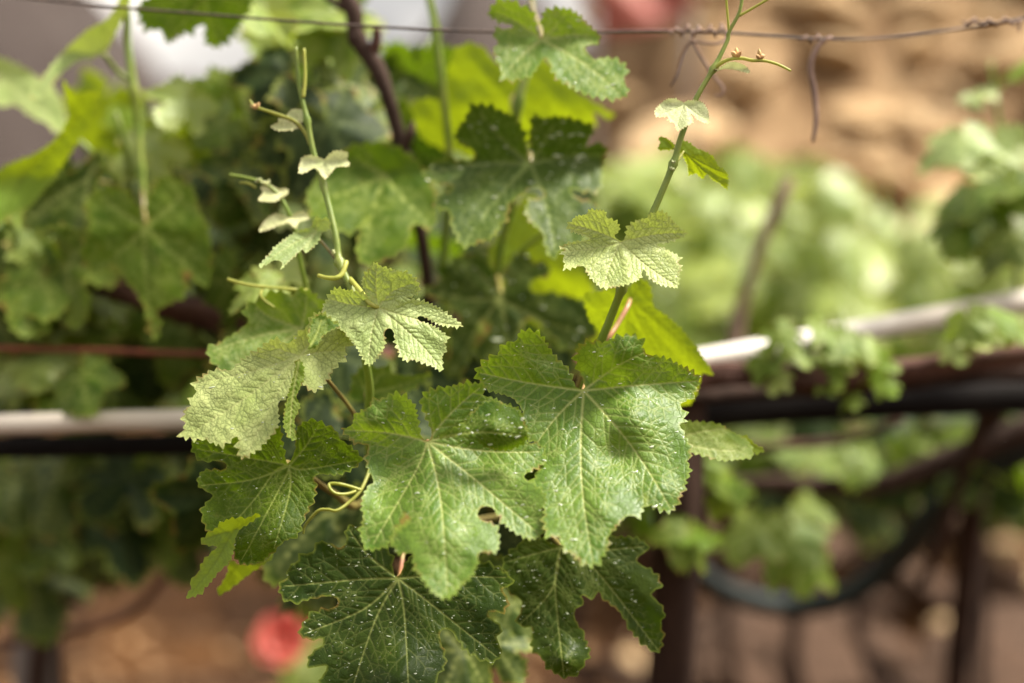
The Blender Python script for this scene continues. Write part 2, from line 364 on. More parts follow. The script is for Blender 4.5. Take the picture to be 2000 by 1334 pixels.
    if D['gl'] is not None: dz = dz + D['gl']*uneg
    if D['gr'] is not None: dz = dz + D['gr']*upos
    dz = dz + D['cup']*(r/S)**2*S
    # pleats between main veins, quilting between secondary veins, rolling margin, broad waves
    dz = dz - pleat*np.minimum(dp, S*.45)*(1-.25*np.minimum(dp/(S*.45), 1))
    dz = dz - quilt*S*(1-np.exp(-ds/(S*.05))) + quilt*S*.35*vp
    th = np.arctan2(v, u); a0 = rs.uniform(0, 6)
    dz = dz + wave*S*np.minimum(r/S, 1.3)**2*(np.sin(5*th+a0)*.5 + np.sin(9*th+a0*2.1)*.28 + np.sin(3*th+a0*.7)*.4)
    k1 = 2*math.pi/(S*.55)
    dz = dz + .007*S*(np.sin(u*k1+a0)*np.cos(v*k1*1.1+a0) + .6*np.sin(u*k1*2.3+1.3*a0)*np.sin(v*k1*2.1))
    dz = dz + furl*S*.12*np.exp(-de/(S*.05))
    for (bx, by, sg_, amp) in bumps:
        dz = dz + amp*S*np.exp(-((V2[:, 0]-bx)**2+(V2[:, 1]-by)**2)/(2*sg_*sg_))
    co = mapping(V2, dz)
    me = bpy.data.meshes.new(name); me.from_pydata(co.tolist(), [], F); me.update()
    me.polygons.foreach_set('use_smooth', [True]*len(me.polygons))
    for nm, arr in (('vein', vp), ('vein2', vs), ('edge', np.clip(1-de/(S*.022), 0, 1))):
        at = me.attributes.new(nm, 'FLOAT', 'POINT'); at.data.foreach_set('value', arr.astype(np.float32))
    uvl = me.uv_layers.new(name='leaf'); li = np.empty(len(me.loops), np.int32); me.loops.foreach_get('vertex_index', li)
    uvv = (V2/S*1.7)[li] + np.array([seed*3.1, seed*1.7]); uvl.data.foreach_set('uv', uvv.astype(np.float32).ravel())
    return me
def cam_mapping(J, d0):
    J3 = P(J[0], J[1], d0); d0 = dmap(d0); mpp = d0/FPX
    F_, R_, U_, C_ = map(np.array, (FWD, RIGHT, UP, CAM))
    def f(V2, dz):
        d = d0 + dz*mpp
        W = C_ + d[:, None]*(F_ + ((V2[:, 0]-1000)/FPX)[:, None]*R_ + ((667-V2[:, 1])/FPX)[:, None]*U_)
        return W - np.array(J3)
    return J3, f
def face_camera(me, want_front=True):
    n = np.empty(len(me.polygons)*3, np.float32); me.polygons.foreach_get('normal', n); n = n.reshape(-1, 3).mean(0)
    if (n[1] > 0) == want_front: me.flip_normals()
def droplets(me, n, seed, rmin, rmax, parent, loc, bias=None):
    """beads of water lying on the blade: low irregular domes"""
    r_ = random.Random(seed); V = []; F = []; polys = me.polygons; cnt = len(polys)
    for _ in range(n):
        p = polys[r_.randrange(cnt)]; c = p.center; nn = p.normal
        if nn.y > 0: nn = -nn
        a = nn.orthogonal().normalized(); b = nn.cross(a)
        # long axis roughly across the slope
        hz = Vector((1, 0, r_.uniform(-.5, .5))); hz = (hz-nn*hz.dot(nn)).normalized(); a = hz; b = nn.cross(a)
        R = rmin*.72*min(math.exp(r_.gauss(.1, .6)), 3.6); el = r_.uniform(1.0, 3.4); kk = 7; i0 = len(V); bend = r_.uniform(-.5, .5)
        for lv, (rr, hh) in enumerate(((1, .0), (.7, .42))):
            for k in range(kk):
                an = 6.2832*k/kk; x = math.cos(an)*R*rr*el*r_.uniform(.8, 1.2); y = math.sin(an)*R*rr*.8 + bend*x*x/(R*el)
                V.append(c + nn*(hh*R+.00008) + a*x + b*y)
        V.append(c + nn*R*.62)
        for k in range(kk):
            k2 = (k+1) % kk; F.append((i0+k, i0+k2, i0+kk+k2, i0+kk+k)); F.append((i0+kk+k, i0+kk+k2, i0+2*kk))
    m2 = mesh_from('water_droplets', V, F)
    return link('water_droplets', m2, M['drop'], parent, loc, kind='stuff')
def hero(parent, poly, J, d0, mat, tips, label=None, front=True, drops=0, dr=(1.0, 2.2), petiole=None, pet_mat='stemo', pet_r=4, name='leaf', **kw):
    J3, mp = cam_mapping(J, d0)
    me = leaf_mesh(name, poly, J, tips, mp, **kw); face_camera(me, front)
    o = link(name, me, M[mat], parent, J3)
    if label: o['label'] = label
    if drops:
        droplets(me, drops, kw.get('seed', 1)+5, dr[0]*d0/FPX, dr[1]*d0/FPX, o, J3)
    if petiole:
        pts = [(J[0], J[1], d0+.0005)] + list(petiole)
        ptube('petiole', pts, [pet_r*.9]+[pet_r]*(len(pts)-1), M[pet_mat], o, seg=10)
    return o
def Z(ox, oy, s):
    return lambda pts: [(ox+x/s, oy+y/s) for x, y in pts]
Z1 = Z(340, 480, 3.3333); Z2 = Z(900, 620, 2.668); Z3 = Z(640, 720, 2.9); Z4 = Z(350, 800, 3.51); Z5 = Z(520, 1020, 4.0)
Z6 = Z(960, 1020, 4.247); Z7 = Z(1080, 380, 4.169); Z8 = Z(1240, 0, 3.336); ZB1 = Z(440, 80, 2.78); ZB2 = Z(780, 180, 3.924)
ZB3 = Z(600, 0, 3.03); ZB4 = Z(0, 0, 2.779); ZB5 = Z(0, 400, 2.9); ZC = Z(600, 300, 2.78)
def one(zf, x, y): return zf([(x, y)])[0]

# generic leaves, shared between copies
def generic_poly(seed, S=150):
    r_ = random.Random(seed); pts = []
    lob = [(0, 1.0), (26, .78), (38, .52+r_.uniform(-.1, .15)), (50, .80), (63, .90+r_.uniform(-.08, .05)), (80, .74), (94, .50+r_.uniform(-.08, .15)), (108, .64), (124, .68+r_.uniform(-.1, .1)), (145, .56), (164, .42), (173, .18)]
    for a, r in lob: pts.append((a, r*r_.uniform(.93, 1.07)))
    for a, r in reversed(lob[1:]): pts.append((360-a, r*r_.uniform(.93, 1.07)))
    return [(S*r*math.sin(math.radians(a)), S*r*math.cos(math.radians(a))) for a, r in pts]
def generic_mesh(seed, grid, curve):
    S = 150.; poly = generic_poly(seed, S)
    def mp(V2, dz): return np.stack([V2[:, 0]/S, -V2[:, 1]/S, -dz/S], 1)
    tips = [(0, S*.92), (S*.78, S*.40), (-S*.78, S*.40), (S*.5, -S*.34), (-S*.5, -S*.34)]
    r_ = random.Random(seed+50)
    me = leaf_mesh('leaf', poly, (0, 0), tips, mp, S=S, grid=grid, tooth=24, toothh=10, quilt=.02, pleat=.22, vw=5, wave=.10, seed=seed, smooth=2,
                   depth=dict(gd=-.05+curve*.1, gl=curve*r_.uniform(-.1, .6), gr=curve*r_.uniform(-.1, .6), gu=r_.uniform(-.5, .1), cup=curve*.22))
    n = np.empty(len(me.polygons)*3, np.float32); me.polygons.foreach_get('normal', n)
    if n.reshape(-1, 3).mean(0)[2] < 0: me.flip_normals()
    return me
def generic_petiole():
    pts = [Vector((0, 0, 0)), Vector((0, .12, -.06)), Vector((.03, .35, -.25)), Vector((.05, .6, -.55))]
    V = []; F = []; seg = 5; R = [.035, .03, .028, .035]
    for p, r in zip(pts, R):
        for k in range(seg): V.append(p+Vector((math.cos(6.283*k/seg)*r, math.sin(6.283*k/seg)*r*.6, math.sin(6.283*k/seg)*r)))
    for i in range(3):
        for k in range(seg): F.append((i*seg+k, i*seg+(k+1) % seg, (i+1)*seg+(k+1) % seg, (i+1)*seg+k))
    return mesh_from('petiole', V, F)
GM = {}; PET = {}
def gmesh(kind, matname, i):
    k = (kind, matname, i)
    if k not in GM:
        if (kind, i) not in GM: GM[(kind, i)] = generic_mesh(100+i, 11 if kind == 'near' else 26, .3+.25*i)
        me = GM[(kind, i)].copy(); me.materials.clear(); me.materials.append(M[matname]); GM[k] = me
    return GM[k]
def pmesh(matname):
    if matname not in PET:
        me = generic_petiole(); me.materials.append(M[matname]); PET[matname] = me
    return PET[matname]
def gleaf(parent, pos, size, normal, tip, mat='mid', kind='near', i=None, pet='stem'):
    """size: metres from junction to tip"""
    i = random.randrange(5) if i is None else i
    z = Vector(normal).normalized(); y = -(Vector(tip) - z*Vector(tip).dot(z)).normalized(); x = y.cross(z)
    rot = Matrix((x, y, z)).transposed().to_quaternion()
    size *= .72 if (Vector(pos)-CAM).dot(FWD) < 1.9 and kind == 'near' else 1
    size *= 1.15
    o = link('leaf', gmesh(kind, mat, i), None, parent, pos, rot); o.scale = (size, size, size)
    if pet:
        p = bpy.data.objects.new('petiole', pmesh(pet)); COL.objects.link(p); p.parent = o
    return o

# ------------------------------------------------------------------ setting: ground, bank of soil, hillside
def sst(x, a, b):
    t = min(max((x-a)/(b-a), 0), 1); return t*t*(3-2*t)
def ground_h(x, y):
    wr = sst(x, -.15 + max(0, 7-y)*-.15, .9)
    hr = 3.1*sst(y, 3.6, 8.2); hl = .95*sst(y, 4.2, 7.6)
    n = .07*math.sin(x*2.1+y*1.3)*math.sin(y*1.7-x) + .035*math.sin(x*6.3+1)*math.sin(y*5.1) + .015*math.sin(x*17)*math.sin(y*15+x*4)
    f = sst(y, 3, 4)
    return hr*wr + hl*(1-wr) + n*(.35+.65*f) - .02
def axis(lo, hi, near_lo, near_hi, step, far_n):
    a = np.arange(near_lo, near_hi, step); g = np.geomspace(1, 1+abs(lo-near_lo), far_n)-1; h = np.geomspace(1, 1+abs(hi-near_hi), far_n)-1
    return np.concatenate([near_lo-g[::-1][:-1], a, near_hi+h])
xs = axis(-300, 300, -4, 5, .09, 22); ys = axis(-100, 350, -1, 9, .09, 22)
V = [(x, y, ground_h(x, y)) for y in ys for x in xs]; nx = len(xs)
F = [(j*nx+i, j*nx+i+1, (j+1)*nx+i+1, (j+1)*nx+i) for j in range(len(ys)-1) for i in range(nx-1)]
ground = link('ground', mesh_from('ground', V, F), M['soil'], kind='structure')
ridge = [(-2600, -500), (-800, -450), (0, -220), (110, -90), (150, 0), (215, 100), (300, 175), (430, 170), (500, 150), (560, 130), (650, 100), (735, 110), (840, 95), (875, 10), (950, -60), (1060, -30), (1110, 70), (1180, 70), (1230, -20), (1400, -200), (2500, -400), (4600, -400)]
rx = np.linspace(-2600, 4600, 160); ry = np.interp(rx, [r[0] for r in ridge], [r[1] for r in ridge])
V = []; F = []
rows = [(34, -2.0), (40, .35), (48, .7), (60, 1.0), (75, .8), (110, -.2)]
for (dd, k) in rows:
    for a, b in zip(rx, ry):
        top = P(a, b, 60); base = .8
        z = base + (top.z-base)*k + math.sin(a*.031+dd)*.5*(k > 0 and dd != 60) + (math.sin(a*.07)+math.sin(a*.023))*.12
        V.append((top.x*dd/60*(1 if dd < 61 else 60/dd), dd + math.sin(a*.013)*2, z))
n_ = len(rx); F = [(j*n_+i, j*n_+i+1, (j+1)*n_+i+1, (j+1)*n_+i) for j in range(len(rows)-1) for i in range(n_-1)]
link('hillside', mesh_from('hillside', V, F), M['hill'], kind='structure')

# loose field stones on the bank, children of the ground
def stone_mesh(seed, mat):
    import bmesh
    bm = bmesh.new(); bmesh.ops.create_icosphere(bm, subdivisions=2, radius=1); r_ = random.Random(seed)
    ax = Vector((r_.uniform(.7, 1.2), r_.uniform(.6, 1), r_.uniform(.45, .75)))
    cuts = [Vector((r_.gauss(0, 1), r_.gauss(0, 1), r_.gauss(0, 1))).normalized() for _ in range(8)]
    for v in bm.verts:
        p = v.co.copy()
        for c in cuts:
            e = p.dot(c)-.72
            if e > 0: p -= c*e*.85
        v.co = Vector((p.x*ax.x, p.y*ax.y, p.z*ax.z))*(1+r_.uniform(-.03, .03))
    me = bpy.data.meshes.new('stone'); bm.to_mesh(me); bm.free(); me.materials.append(M[mat]); return me
SM = [stone_mesh(i, 'stone' if i % 3 else 'stone_shade') for i in range(9)]
rs = random.Random(3); cnt = 0
for px, py in ((1690, 1240), (1840, 1230), (1905, 1260), (1680, 1010), (1640, 1050), (1230, 1290), (1960, 1080), (1985, 1250), (1780, 910), (1560, 1250), (1420, 1240), (2030, 1150), (1870, 1010), (1250, 1050)):
    for k_ in range(60):
        q = P(px, py, 3.6+k_*.05)
        if q.z < ground_h(q.x, q.y)+.02: break
    s = rs.uniform(.05, .085)
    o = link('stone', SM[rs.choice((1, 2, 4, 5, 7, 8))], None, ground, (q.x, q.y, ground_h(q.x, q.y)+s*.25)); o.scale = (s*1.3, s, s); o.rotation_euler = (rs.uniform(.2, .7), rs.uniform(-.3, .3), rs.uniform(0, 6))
while cnt < 284:
    y = rs.uniform(3.9, 8.0); x = rs.uniform(.2, .62)*y*rs.uniform(.1, 1)*.9 + .15
    s = rs.choice((.05, .07, .09, .12, .16, .22, .28))*rs.uniform(.8, 1.2)*(1.15 if y > 5.3 else .8)
    o = link('stone', SM[rs.choice((1,2,4,5,7,8)) if y > 5.2 else rs.choice((0,3,6))], None, ground, (x, y, ground_h(x, y)+s*.15)); o.scale = (s*1.2, s, s*.65); o.rotation_euler = (rs.uniform(-.5, .5), rs.uniform(-.5, .5), rs.uniform(0, 6)); cnt += 1  # low stones take the darkened copy, painted shade; upper ones stay tan

r_ = random.Random(77); V = []; F = []
for _ in range(1000):
    y = r_.uniform(3.7, 7.5); x = r_.uniform(-.45, .45)*y; z = ground_h(x, y)+.015; s = r_.uniform(.012, .04)*(1 if x > 0 else .8)
    n_ = Vector((r_.gauss(0, .5), -.4+r_.gauss(0, .4), 1)).normalized(); a = n_.orthogonal().normalized(); a = Matrix.Rotation(r_.uniform(0, 6), 3, n_) @ a; b = n_.cross(a); i0 = len(V); c = Vector((x, y, z))
    for k, (u_, v_, w_) in enumerate(((-1, 0, .25), (-.4, .5, .3), (.35, .45, .28), (1, 0, .4), (.35, -.45, .28), (-.4, -.5, .3), (0, 0, 0))):
        V.append(c + a*u_*s + b*v_*s + n_*w_*s*r_.uniform(.5, 1.5))
    for k in range(6): F.append((i0+k, i0+(k+1) % 6, i0+6))
o = link('leaf_litter', mesh_from('leaf_litter', V, F, False), M['litter'], None, kind='stuff')
tag(o, 'dry brown leaves and stalks scattered over the bare bank', 'leaf litter')

# ------------------------------------------------------------------ trellis: pipes, wires, posts, hose
def top_tube(name, pix, rpx, mat, label, cat, **kw):
    return tag(ptube(name, pix, rpx, M[mat], None, **kw), label, cat)
top_tube('water_pipe', [(-500, 836, 1.20), (0, 829, 1.20), (200, 823, 1.20), (420, 818, 1.22), (700, 798, 1.28), (1000, 765, 1.35), (1365, 704, 1.40), (1600, 662, 1.44), (2000, 588, 1.50), (2500, 495, 1.56)], [21]*5+[21]*2+[22]*4, 'pipe',
         'white plastic pipe running sideways behind the leaves and rising to the right', 'pipe', seg=20)
top_tube('black_pipe', [(-500, 880, 1.36), (0, 874, 1.36), (360, 868, 1.36), (900, 852, 1.38), (1300, 812, 1.42), (1600, 788, 1.46), (2050, 770, 1.5), (2500, 758, 1.55)], [22, 22, 22, 26, 34, 36, 36, 36], 'blackpipe',
         'thick black pipe running sideways just below the white pipe', 'pipe', seg=16)
top_tube('garden_hose', [(1240, 960, 2.2), (1300, 1050, 2.2), (1380, 1130, 2.2), (1460, 1170, 2.2), (1550, 1185, 2.2), (1650, 1165, 2.15), (1740, 1100, 2.1), (1820, 1010, 2.0), (1920, 920, 1.9), (2100, 820, 1.8)], [19, 20, 21, 21, 22, 23, 26, 30, 32, 32], 'hose',
         'dark teal hose sagging in an arc below the black pipe', 'hose', seg=14)
w = top_tube('trellis_wire', [(-400, -62, 1.02), (90, 0, 1.0), (400, 28, .97), (700, 50, .95), (960, 62, .95), (1170, 62, .96), (1300, 60, .96), (1450, 66, .97), (1600, 76, .98), (1750, 72, .99), (1990, 38, 1.02), (2400, -30, 1.05)], [2.8]*12, 'wire',
         'thin dark steel wire stretched along the top of the vines', 'wire', seg=8)
top_tube('trellis_wire', [(-400, 672, 1.22), (0, 680, 1.22), (200, 685, 1.22), (420, 692, 1.22), (900, 700, 1.24), (1300, 705, 1.3)], [6.5]*6, 'wirered',
         'rust red wire crossing behind the leaves just above the pipes', 'wire', seg=8)
top_tube('loose_wire', [(-200, 1275, 1.75), (0, 1257, 1.75), (130, 1235, 1.75), (250, 1200, 1.75), (310, 1140, 1.73), (350, 1080, 1.72), (420, 960, 1.7)], [9]*7, 'barkred',
         'slack reddish brown wire curving up from the lower left beside the grey post', 'wire', seg=8)
b = P(60, 1150, 1.95)
top_tube('trellis_post', [(75, 900, 1.95), (72, 1100, 1.95), (66, 1334, 1.95), (60, 2400, 1.95)], [38, 38, 40, 42], 'post', 'weathered grey post standing at the lower left behind the slack wire', 'post', rough=.04, seg=14)
# things hanging on the top wire
def coil(cx, cy, d, r, turns, n=26, ax=1.0):
    return [(cx+(i/n-.5)*ax+3*math.sin(i*2.1), cy+r*(.6+.5*math.sin(i*1.7+cx))*math.sin(i/n*turns*6.283), d+r*.0003*math.cos(i/n*turns*6.283)) for i in range(n)]
top_tube('dried_tendril', coil(1360, 60, .955, 12, 5, 30, 110) + [(1420, 74, .955), (1395, 86, .95), (1350, 82, .955), (1332, 110, .955), (1322, 145, .955), (1310, 168, .96)], [3]*28+[3, 3, 3, 3, 3, 2], 'dry',
         'dry brown tendril knotted round the top wire beside the tall shoot', 'tendril', seg=6, sub=3)
top_tube('dried_tendril', coil(1592, 76, .98, 8, 3, 18, 70) + [(1598, 90, .98), (1582, 130, .98), (1590, 180, .985), (1594, 230, .985), (1588, 276, .985)], [3]*18+[5, 6, 6, 5, 3], 'dry',
         'long dry tendril hanging straight down from the top wire at the right', 'tendril', seg=6, sub=3)
top_tube('dried_tendril', [(1350, 75, .97), (1370, 110, .975), (1395, 150, .98), (1412, 172, .98), (1408, 186, .98), (1395, 186, .98)], [3, 3, 3, 3, 3, 2], 'dry',
         'small hooked dry tendril curling just behind the tall shoot', 'tendril', seg=6, sub=4)
top_tube('dried_tendril', coil(1940, 42, 1.01, 8, 4, 24, 120)+[(1990, 60, 1.01)], [2.6]*25, 'dry', 'dry tendril wound round the top wire at the right edge', 'tendril', seg=6, sub=3)
top_tube('dry_cane', [(1545, 350, 1.75), (1525, 390, 1.75), (1490, 470, 1.76), (1462, 550, 1.78), (1445, 610, 1.8), (1432, 690, 1.8)], [9, 14, 11, 11, 14, 14], 'dry',
         'bare brown cane leaning in front of the blurred green vines', 'cane', seg=10, rough=.08)

# ------------------------------------------------------------------ main vine
G_MAIN = None
base = P(1330, 700, 1.5); base.z = ground_h(base.x, base.y)
vine = thing('grapevine', base, 'foreground grapevine with sharp wet green leaves and two tall young shoots', 'grapevine')
c0 = P(1330, 760, 1.38)
tube('trunk', [base, base+Vector((.01, -.02, .35)), base+Vector((-.012, -.03, .75)), c0+Vector((0, 0, -.12)), c0, P(1300, 735, 1.32)], [.030, .024, .020, .020, .020, .016], M['bark'], vine, seg=14, rough=.12)
ptube('cordon', [(100, 505, 1.30), (200, 555, 1.28), (300, 590, 1.26), (420, 618, 1.25), (620, 680, 1.25), (850, 715, 1.26), (1100, 735, 1.28), (1300, 738, 1.30), (1450, 730, 1.30), (1620, 742, 1.31), (1800, 716, 1.33), (2100, 680, 1.36)], [18, 22, 24, 27, 24, 22, 22, 26, 22, 24, 20, 22], M['barkred'], vine, seg=16, rough=.34)
ptube('cordon', [(1330, 770, 1.36), (1500, 762, 1.38), (1700, 752, 1.4), (1900, 728, 1.42), (2100, 735, 1.42)], [20, 18, 16, 18, 16], M['bark'], vine, seg=14, rough=.34)
# brown cane rising through the middle
ptube('cane', [(660, -30, 1.13), (690, 20, 1.12), (697, 75, 1.12), (735, 130, 1.12), (758, 190, 1.12), (776, 255, 1.13), (786, 310, 1.14), (812, 400, 1.15), (828, 490, 1.16), (840, 600, 1.2), (850, 705, 1.25)], [13, 17, 16, 17, 14, 13, 16, 13, 12, 12, 14], M['bark'], vine, seg=12, rough=.08, knots=[(2, .3), (6, .35)])
ptube('cane', [(722, 110, 1.12), (734, 85, 1.115), (736, 56, 1.11)], [11, 11, 8], M['barkred'], vine, rough=.1)
ptube('cane', [(786, 290, 1.13), (800, 262, 1.12), (806, 240, 1.12)], [12, 10, 5], M['bark'], vine, rough=.1)
ptube('cane', [(688, 20, 1.12), (660, 10, 1.12), (620, -20, 1.12)], [8, 7, 6], M['bark'], vine, rough=.1)
# other green canes of the middle
ptube('shoot', [(835, -20, 1.14), (850, 60, 1.14), (865, 180, 1.15), (878, 320, 1.17), (868, 500, 1.2), (872, 700, 1.26)], [7, 8, 8, 7, 9, 9], M['stem'], vine, knots=[(1, .4), (3, .4)])
ptube('shoot', [(1040, -20, 1.08), (1032, 120, 1.10), (1012, 200, 1.10), (1000, 330, 1.12), (1000, 400, 1.13), (975, 500, 1.15), (965, 690, 1.2)], [6, 9, 9, 8, 8, 8, 9], M['stem'], vine, knots=[(2, .4), (4, .4)])
ptube('shoot', [(1085, 440, 1.14), (1020, 490, 1.16), (960, 560, 1.18)], [6, 6, 7], M['stem'], vine)

# --- the two young shoots in focus
rsh = ptube('shoot', [(1452, -20, .825), (1444, 24, .825), (1424, 62, .825), (1420, 81, .825), (1393, 135, .822), (1360, 192, .82), (1330, 268, .82), (1315, 320, .82), (1282, 400, .82), (1245, 480, .82), (1214, 565, .822), (1195, 615, .83), (1172, 672, .84), (1140, 760, .88), (1100, 860, .98), (1080, 790, 1.2)],
      [3, 3.4, 3.8, 4, 4.6, 5.2, 6, 6.2, 6.6, 7, 7.6, 8, 8.4, 9, 9, 9], M['stem'], vine, seg=14, knots=[(4, .9), (7, .6), (10, .6)])
ptube('tendril', [(1424, 62, .825), (1421, 30, .823), (1418, -12, .82)], [2.8, 2.4, 2.2], M['stemy'], rsh)
ptube('tendril', [(1444, 31, .825), (1470, 16, .823), (1504, -4, .82)], [2.8, 2.6, 2.4], M['stemy'], rsh)
ptube('side_shoot', [(1393, 137, .822), (1408, 123, .82), (1428, 115, .818), (1450, 114, .817), (1470, 118, .816), (1495, 119, .815), (1520, 126, .814), (1544, 138, .813)], [4.5, 4, 3.4, 3.6, 3.6, 3, 2.8, 2.4], M['stemy'], rsh)
def bud(px, py, d, r, parent, seed, mat='bud', n=6):
    r_ = random.Random(seed); V = []; F = []; c = P(px, py, d); s = d/FPX*r
    for k in range(n):
        a = Vector((r_.uniform(-1, 1), r_.uniform(-1, 1), r_.uniform(.1, 1.3))).normalized(); b_ = a.orthogonal().normalized(); e = a.cross(b_); i0 = len(V)
        L_ = s*r_.uniform(.7, 1.3)
        for t, w_ in ((0, .14), (.4, .30), (.75, .22), (1, .02)):
            for q in range(5):
                an = q*1.2566; V.append(a*L_*t + (b_*math.cos(an)+e*math.sin(an))*s*w_)
        for i in range(3):
            for q in range(5): F.append((i0+i*5+q, i0+i*5+(q+1) % 5, i0+i*5+5+(q+1) % 5, i0+i*5+5+q))
    return link('bud', mesh_from('bud', V, F), M[mat], parent, c)
bud(1438, 112, .818, 17, rsh, 1); bud(1484, 114, .815, 15, rsh, 2); bud(1313, 332, .818, 8, rsh, 3, 'palewhite', 4); bud(1316, 318, .818, 7, rsh, 4, 'palewhite', 4)

lsh = ptube('shoot', [(578, 92, .87), (584, 165, .87), (600, 235, .868), (612, 296, .865), (632, 362, .86), (655, 458, .85), (663, 512, .845), (684, 560, .835), (702, 605, .835), (712, 690, .845), (722, 760, .86), (718, 830, .89), (730, 930, .98), (760, 800, 1.22)],
      [3, 4.2, 5, 5.4, 6, 6.4, 6.8, 7, 7.2, 7.6, 8, 8, 8, 8], M['stem'], vine, seg=14, knots=[(2, .6), (4, .5), (6, .8)])
ptube('tendril', [(592, 190, .868), (596, 150, .868), (594, 95, .868)], [4, 3, 2.5], M['stemy'], lsh)
ptube('tendril', [(674, 520, .84), (676, 513, .836), (668, 535, .832), (655, 543, .83), (636, 542, .832), (622, 538, .836)], [5, 5, 5, 4.5, 4, 3.5], M['stemy'], lsh)
ptube('side_shoot', [(606, 282, .867), (598, 262, .868), (578, 238, .868), (550, 226, .868), (520, 216, .868), (498, 208, .868), (488, 196, .868)], [4, 4, 3.5, 3.5, 3, 2.5, 2], M['stemy'], lsh)
ptube('side_shoot', [(660, 512, .846), (645, 492, .85), (628, 472, .853)], [3.5, 3, 3], M['stemo'], lsh)
bud(652, 498, .846, 13, lsh, 5, 'palewhite', 4); bud(500, 212, .868, 13, lsh, 6)
lsh2 = ptube('shoot', [(448, 341, .90), (494, 350, .90), (526, 364, .90), (548, 386, .90), (562, 412, .90), (577, 450, .905), (584, 500, .91), (598, 565, .93), (610, 640, .97), (640, 760, 1.2)], [2.5, 3, 3.5, 4, 4, 4, 4.5, 5, 6, 6], M['stem'], vine, seg=10)
ptube('tendril', [(500, 366, .90), (485, 358, .90), (468, 356, .90)], [3, 3, 2], M['stemy'], lsh2)
ptube('tendril', [(444, 545, .88), (484, 556, .88), (534, 562, .885), (580, 566, .89), (600, 568, .9)], [3, 3, 3, 3.5, 4], M['stemy'], lsh2)
ptube('tendril', [(516, 560, .885), (509, 574, .88), (516, 586, .88), (536, 600, .88)], [2.4, 2.4, 2.2, 1.6], M['stemy'], lsh2)
bud(506, 355, .9, 12, lsh2, 7, 'palewhite'); bud(522, 362, .9, 12, lsh2, 8, 'palewhite')

# --- leaves in focus -------------------------------------------------
# big leaf on the right
L1 = Z2([(600, 362), (575, 300), (540, 250), (500, 215), (462, 165), (430, 110), (395, 75), (350, 74), (310, 72), (290, 120), (215, 145), (195, 190), (145, 212), (105, 250), (78, 285), (105, 340), (130, 372), (205, 396), (270, 420), (320, 480), (330, 560), (345, 620), (385, 650), (430, 690), (420, 770), (385, 830), (365, 865), (400, 900), (435, 950), (433, 1060), (450, 1135), (515, 1148), (530, 1195), (580, 1230), (620, 1268), (688, 1294), (728, 1255), (765, 1200), (765, 1145), (795, 1110), (845, 1050), (880, 1032), (928, 1040), (955, 980), (962, 925), (975, 972), (1020, 992), (1088, 1012), (1118, 985), (1140, 940), (1165, 890), (1175, 845), (1195, 800), (1182, 745), (1200, 690), (1168, 620), (1140, 560), (1170, 540), (1160, 490), (1145, 450), (1200, 420), (1245, 330), (1210, 285), (1140, 250), (1060, 212), (965, 190), (945, 130), (890, 95), (800, 108), (740, 130), (680, 125), (620, 150), (600, 205), (610, 260), (640, 330), (648, 375)])
hero(vine, L1, one(Z2, 640, 382), .80, 'light', [one(Z2, 688, 1270), one(Z2, 1090, 990), Z2([(900, 355), (1235, 330)]), Z2([(350, 340), (100, 290)]), one(Z2, 400, 650), one(Z2, 960, 180), one(Z2, 395, 90)],
     label='largest leaf, glossy and wet, lying at the right of the front group', drops=130, seed=11, grid=2.1, tooth=15, toothh=7, smooth=2,
     depth=dict(gd=-.75, gu=-.35, gl=.12, gr=.18), pleat=.16, quilt=.012, wave=.035, bumps=[(*one(Z2, 900, 520), 38, -.16), (*one(Z2, 800, 720), 26, .10), (*one(Z2, 860, 200), 30, -.16), (*one(Z2, 1030, 900), 26, -.08), (*one(Z2, 470, 200), 20, .10), (*one(Z2, 620, 280), 14, .10), (*one(Z2, 730, 1000), 22, -.06)],
     petiole=[(1139, 762, .812), (1146, 745, .85), (1160, 720, .87)], pet_mat='reddish')
# centre leaf
L2 = Z3([(548, 405), (525, 370), (510, 290), (492, 212), (460, 175), (440, 152), (410, 150), (380, 140), (345, 158), (300, 175), (250, 180), (240, 215), (190, 240), (150, 272), (140, 320), (82, 345), (120, 380), (150, 420), (230, 435), (215, 500), (235, 580), (260, 640), (215, 690), (192, 770), (205, 830), (190, 900), (192, 965), (225, 1022), (290, 1018), (350, 990), (385, 900), (425, 850), (430, 815), (470, 860), (440, 885), (362, 965), (380, 1010), (400, 1050), (478, 1042), (492, 1130), (535, 1180), (582, 1245), (630, 1290), (700, 1292), (765, 1218), (805, 1185), (850, 1100), (860, 1040), (955, 1040), (970, 950), (940, 880), (870, 855), (848, 830), (870, 785), (930, 785), (980, 850), (1030, 905), (1080, 935), (1150, 965), (1212, 940), (1220, 860), (1215, 800), (1238, 750), (1215, 690), (1140, 640), (1110, 605), (1180, 565), (1235, 515), (1205, 440), (1130, 415), (1120, 330), (1080, 235), (1000, 205), (930, 165), (880, 150), (890, 95), (830, 82), (780, 82), (700, 100), (650, 108), (590, 118), (545, 145), (528, 200), (548, 230), (556, 260), (572, 300), (590, 360), (580, 400)])
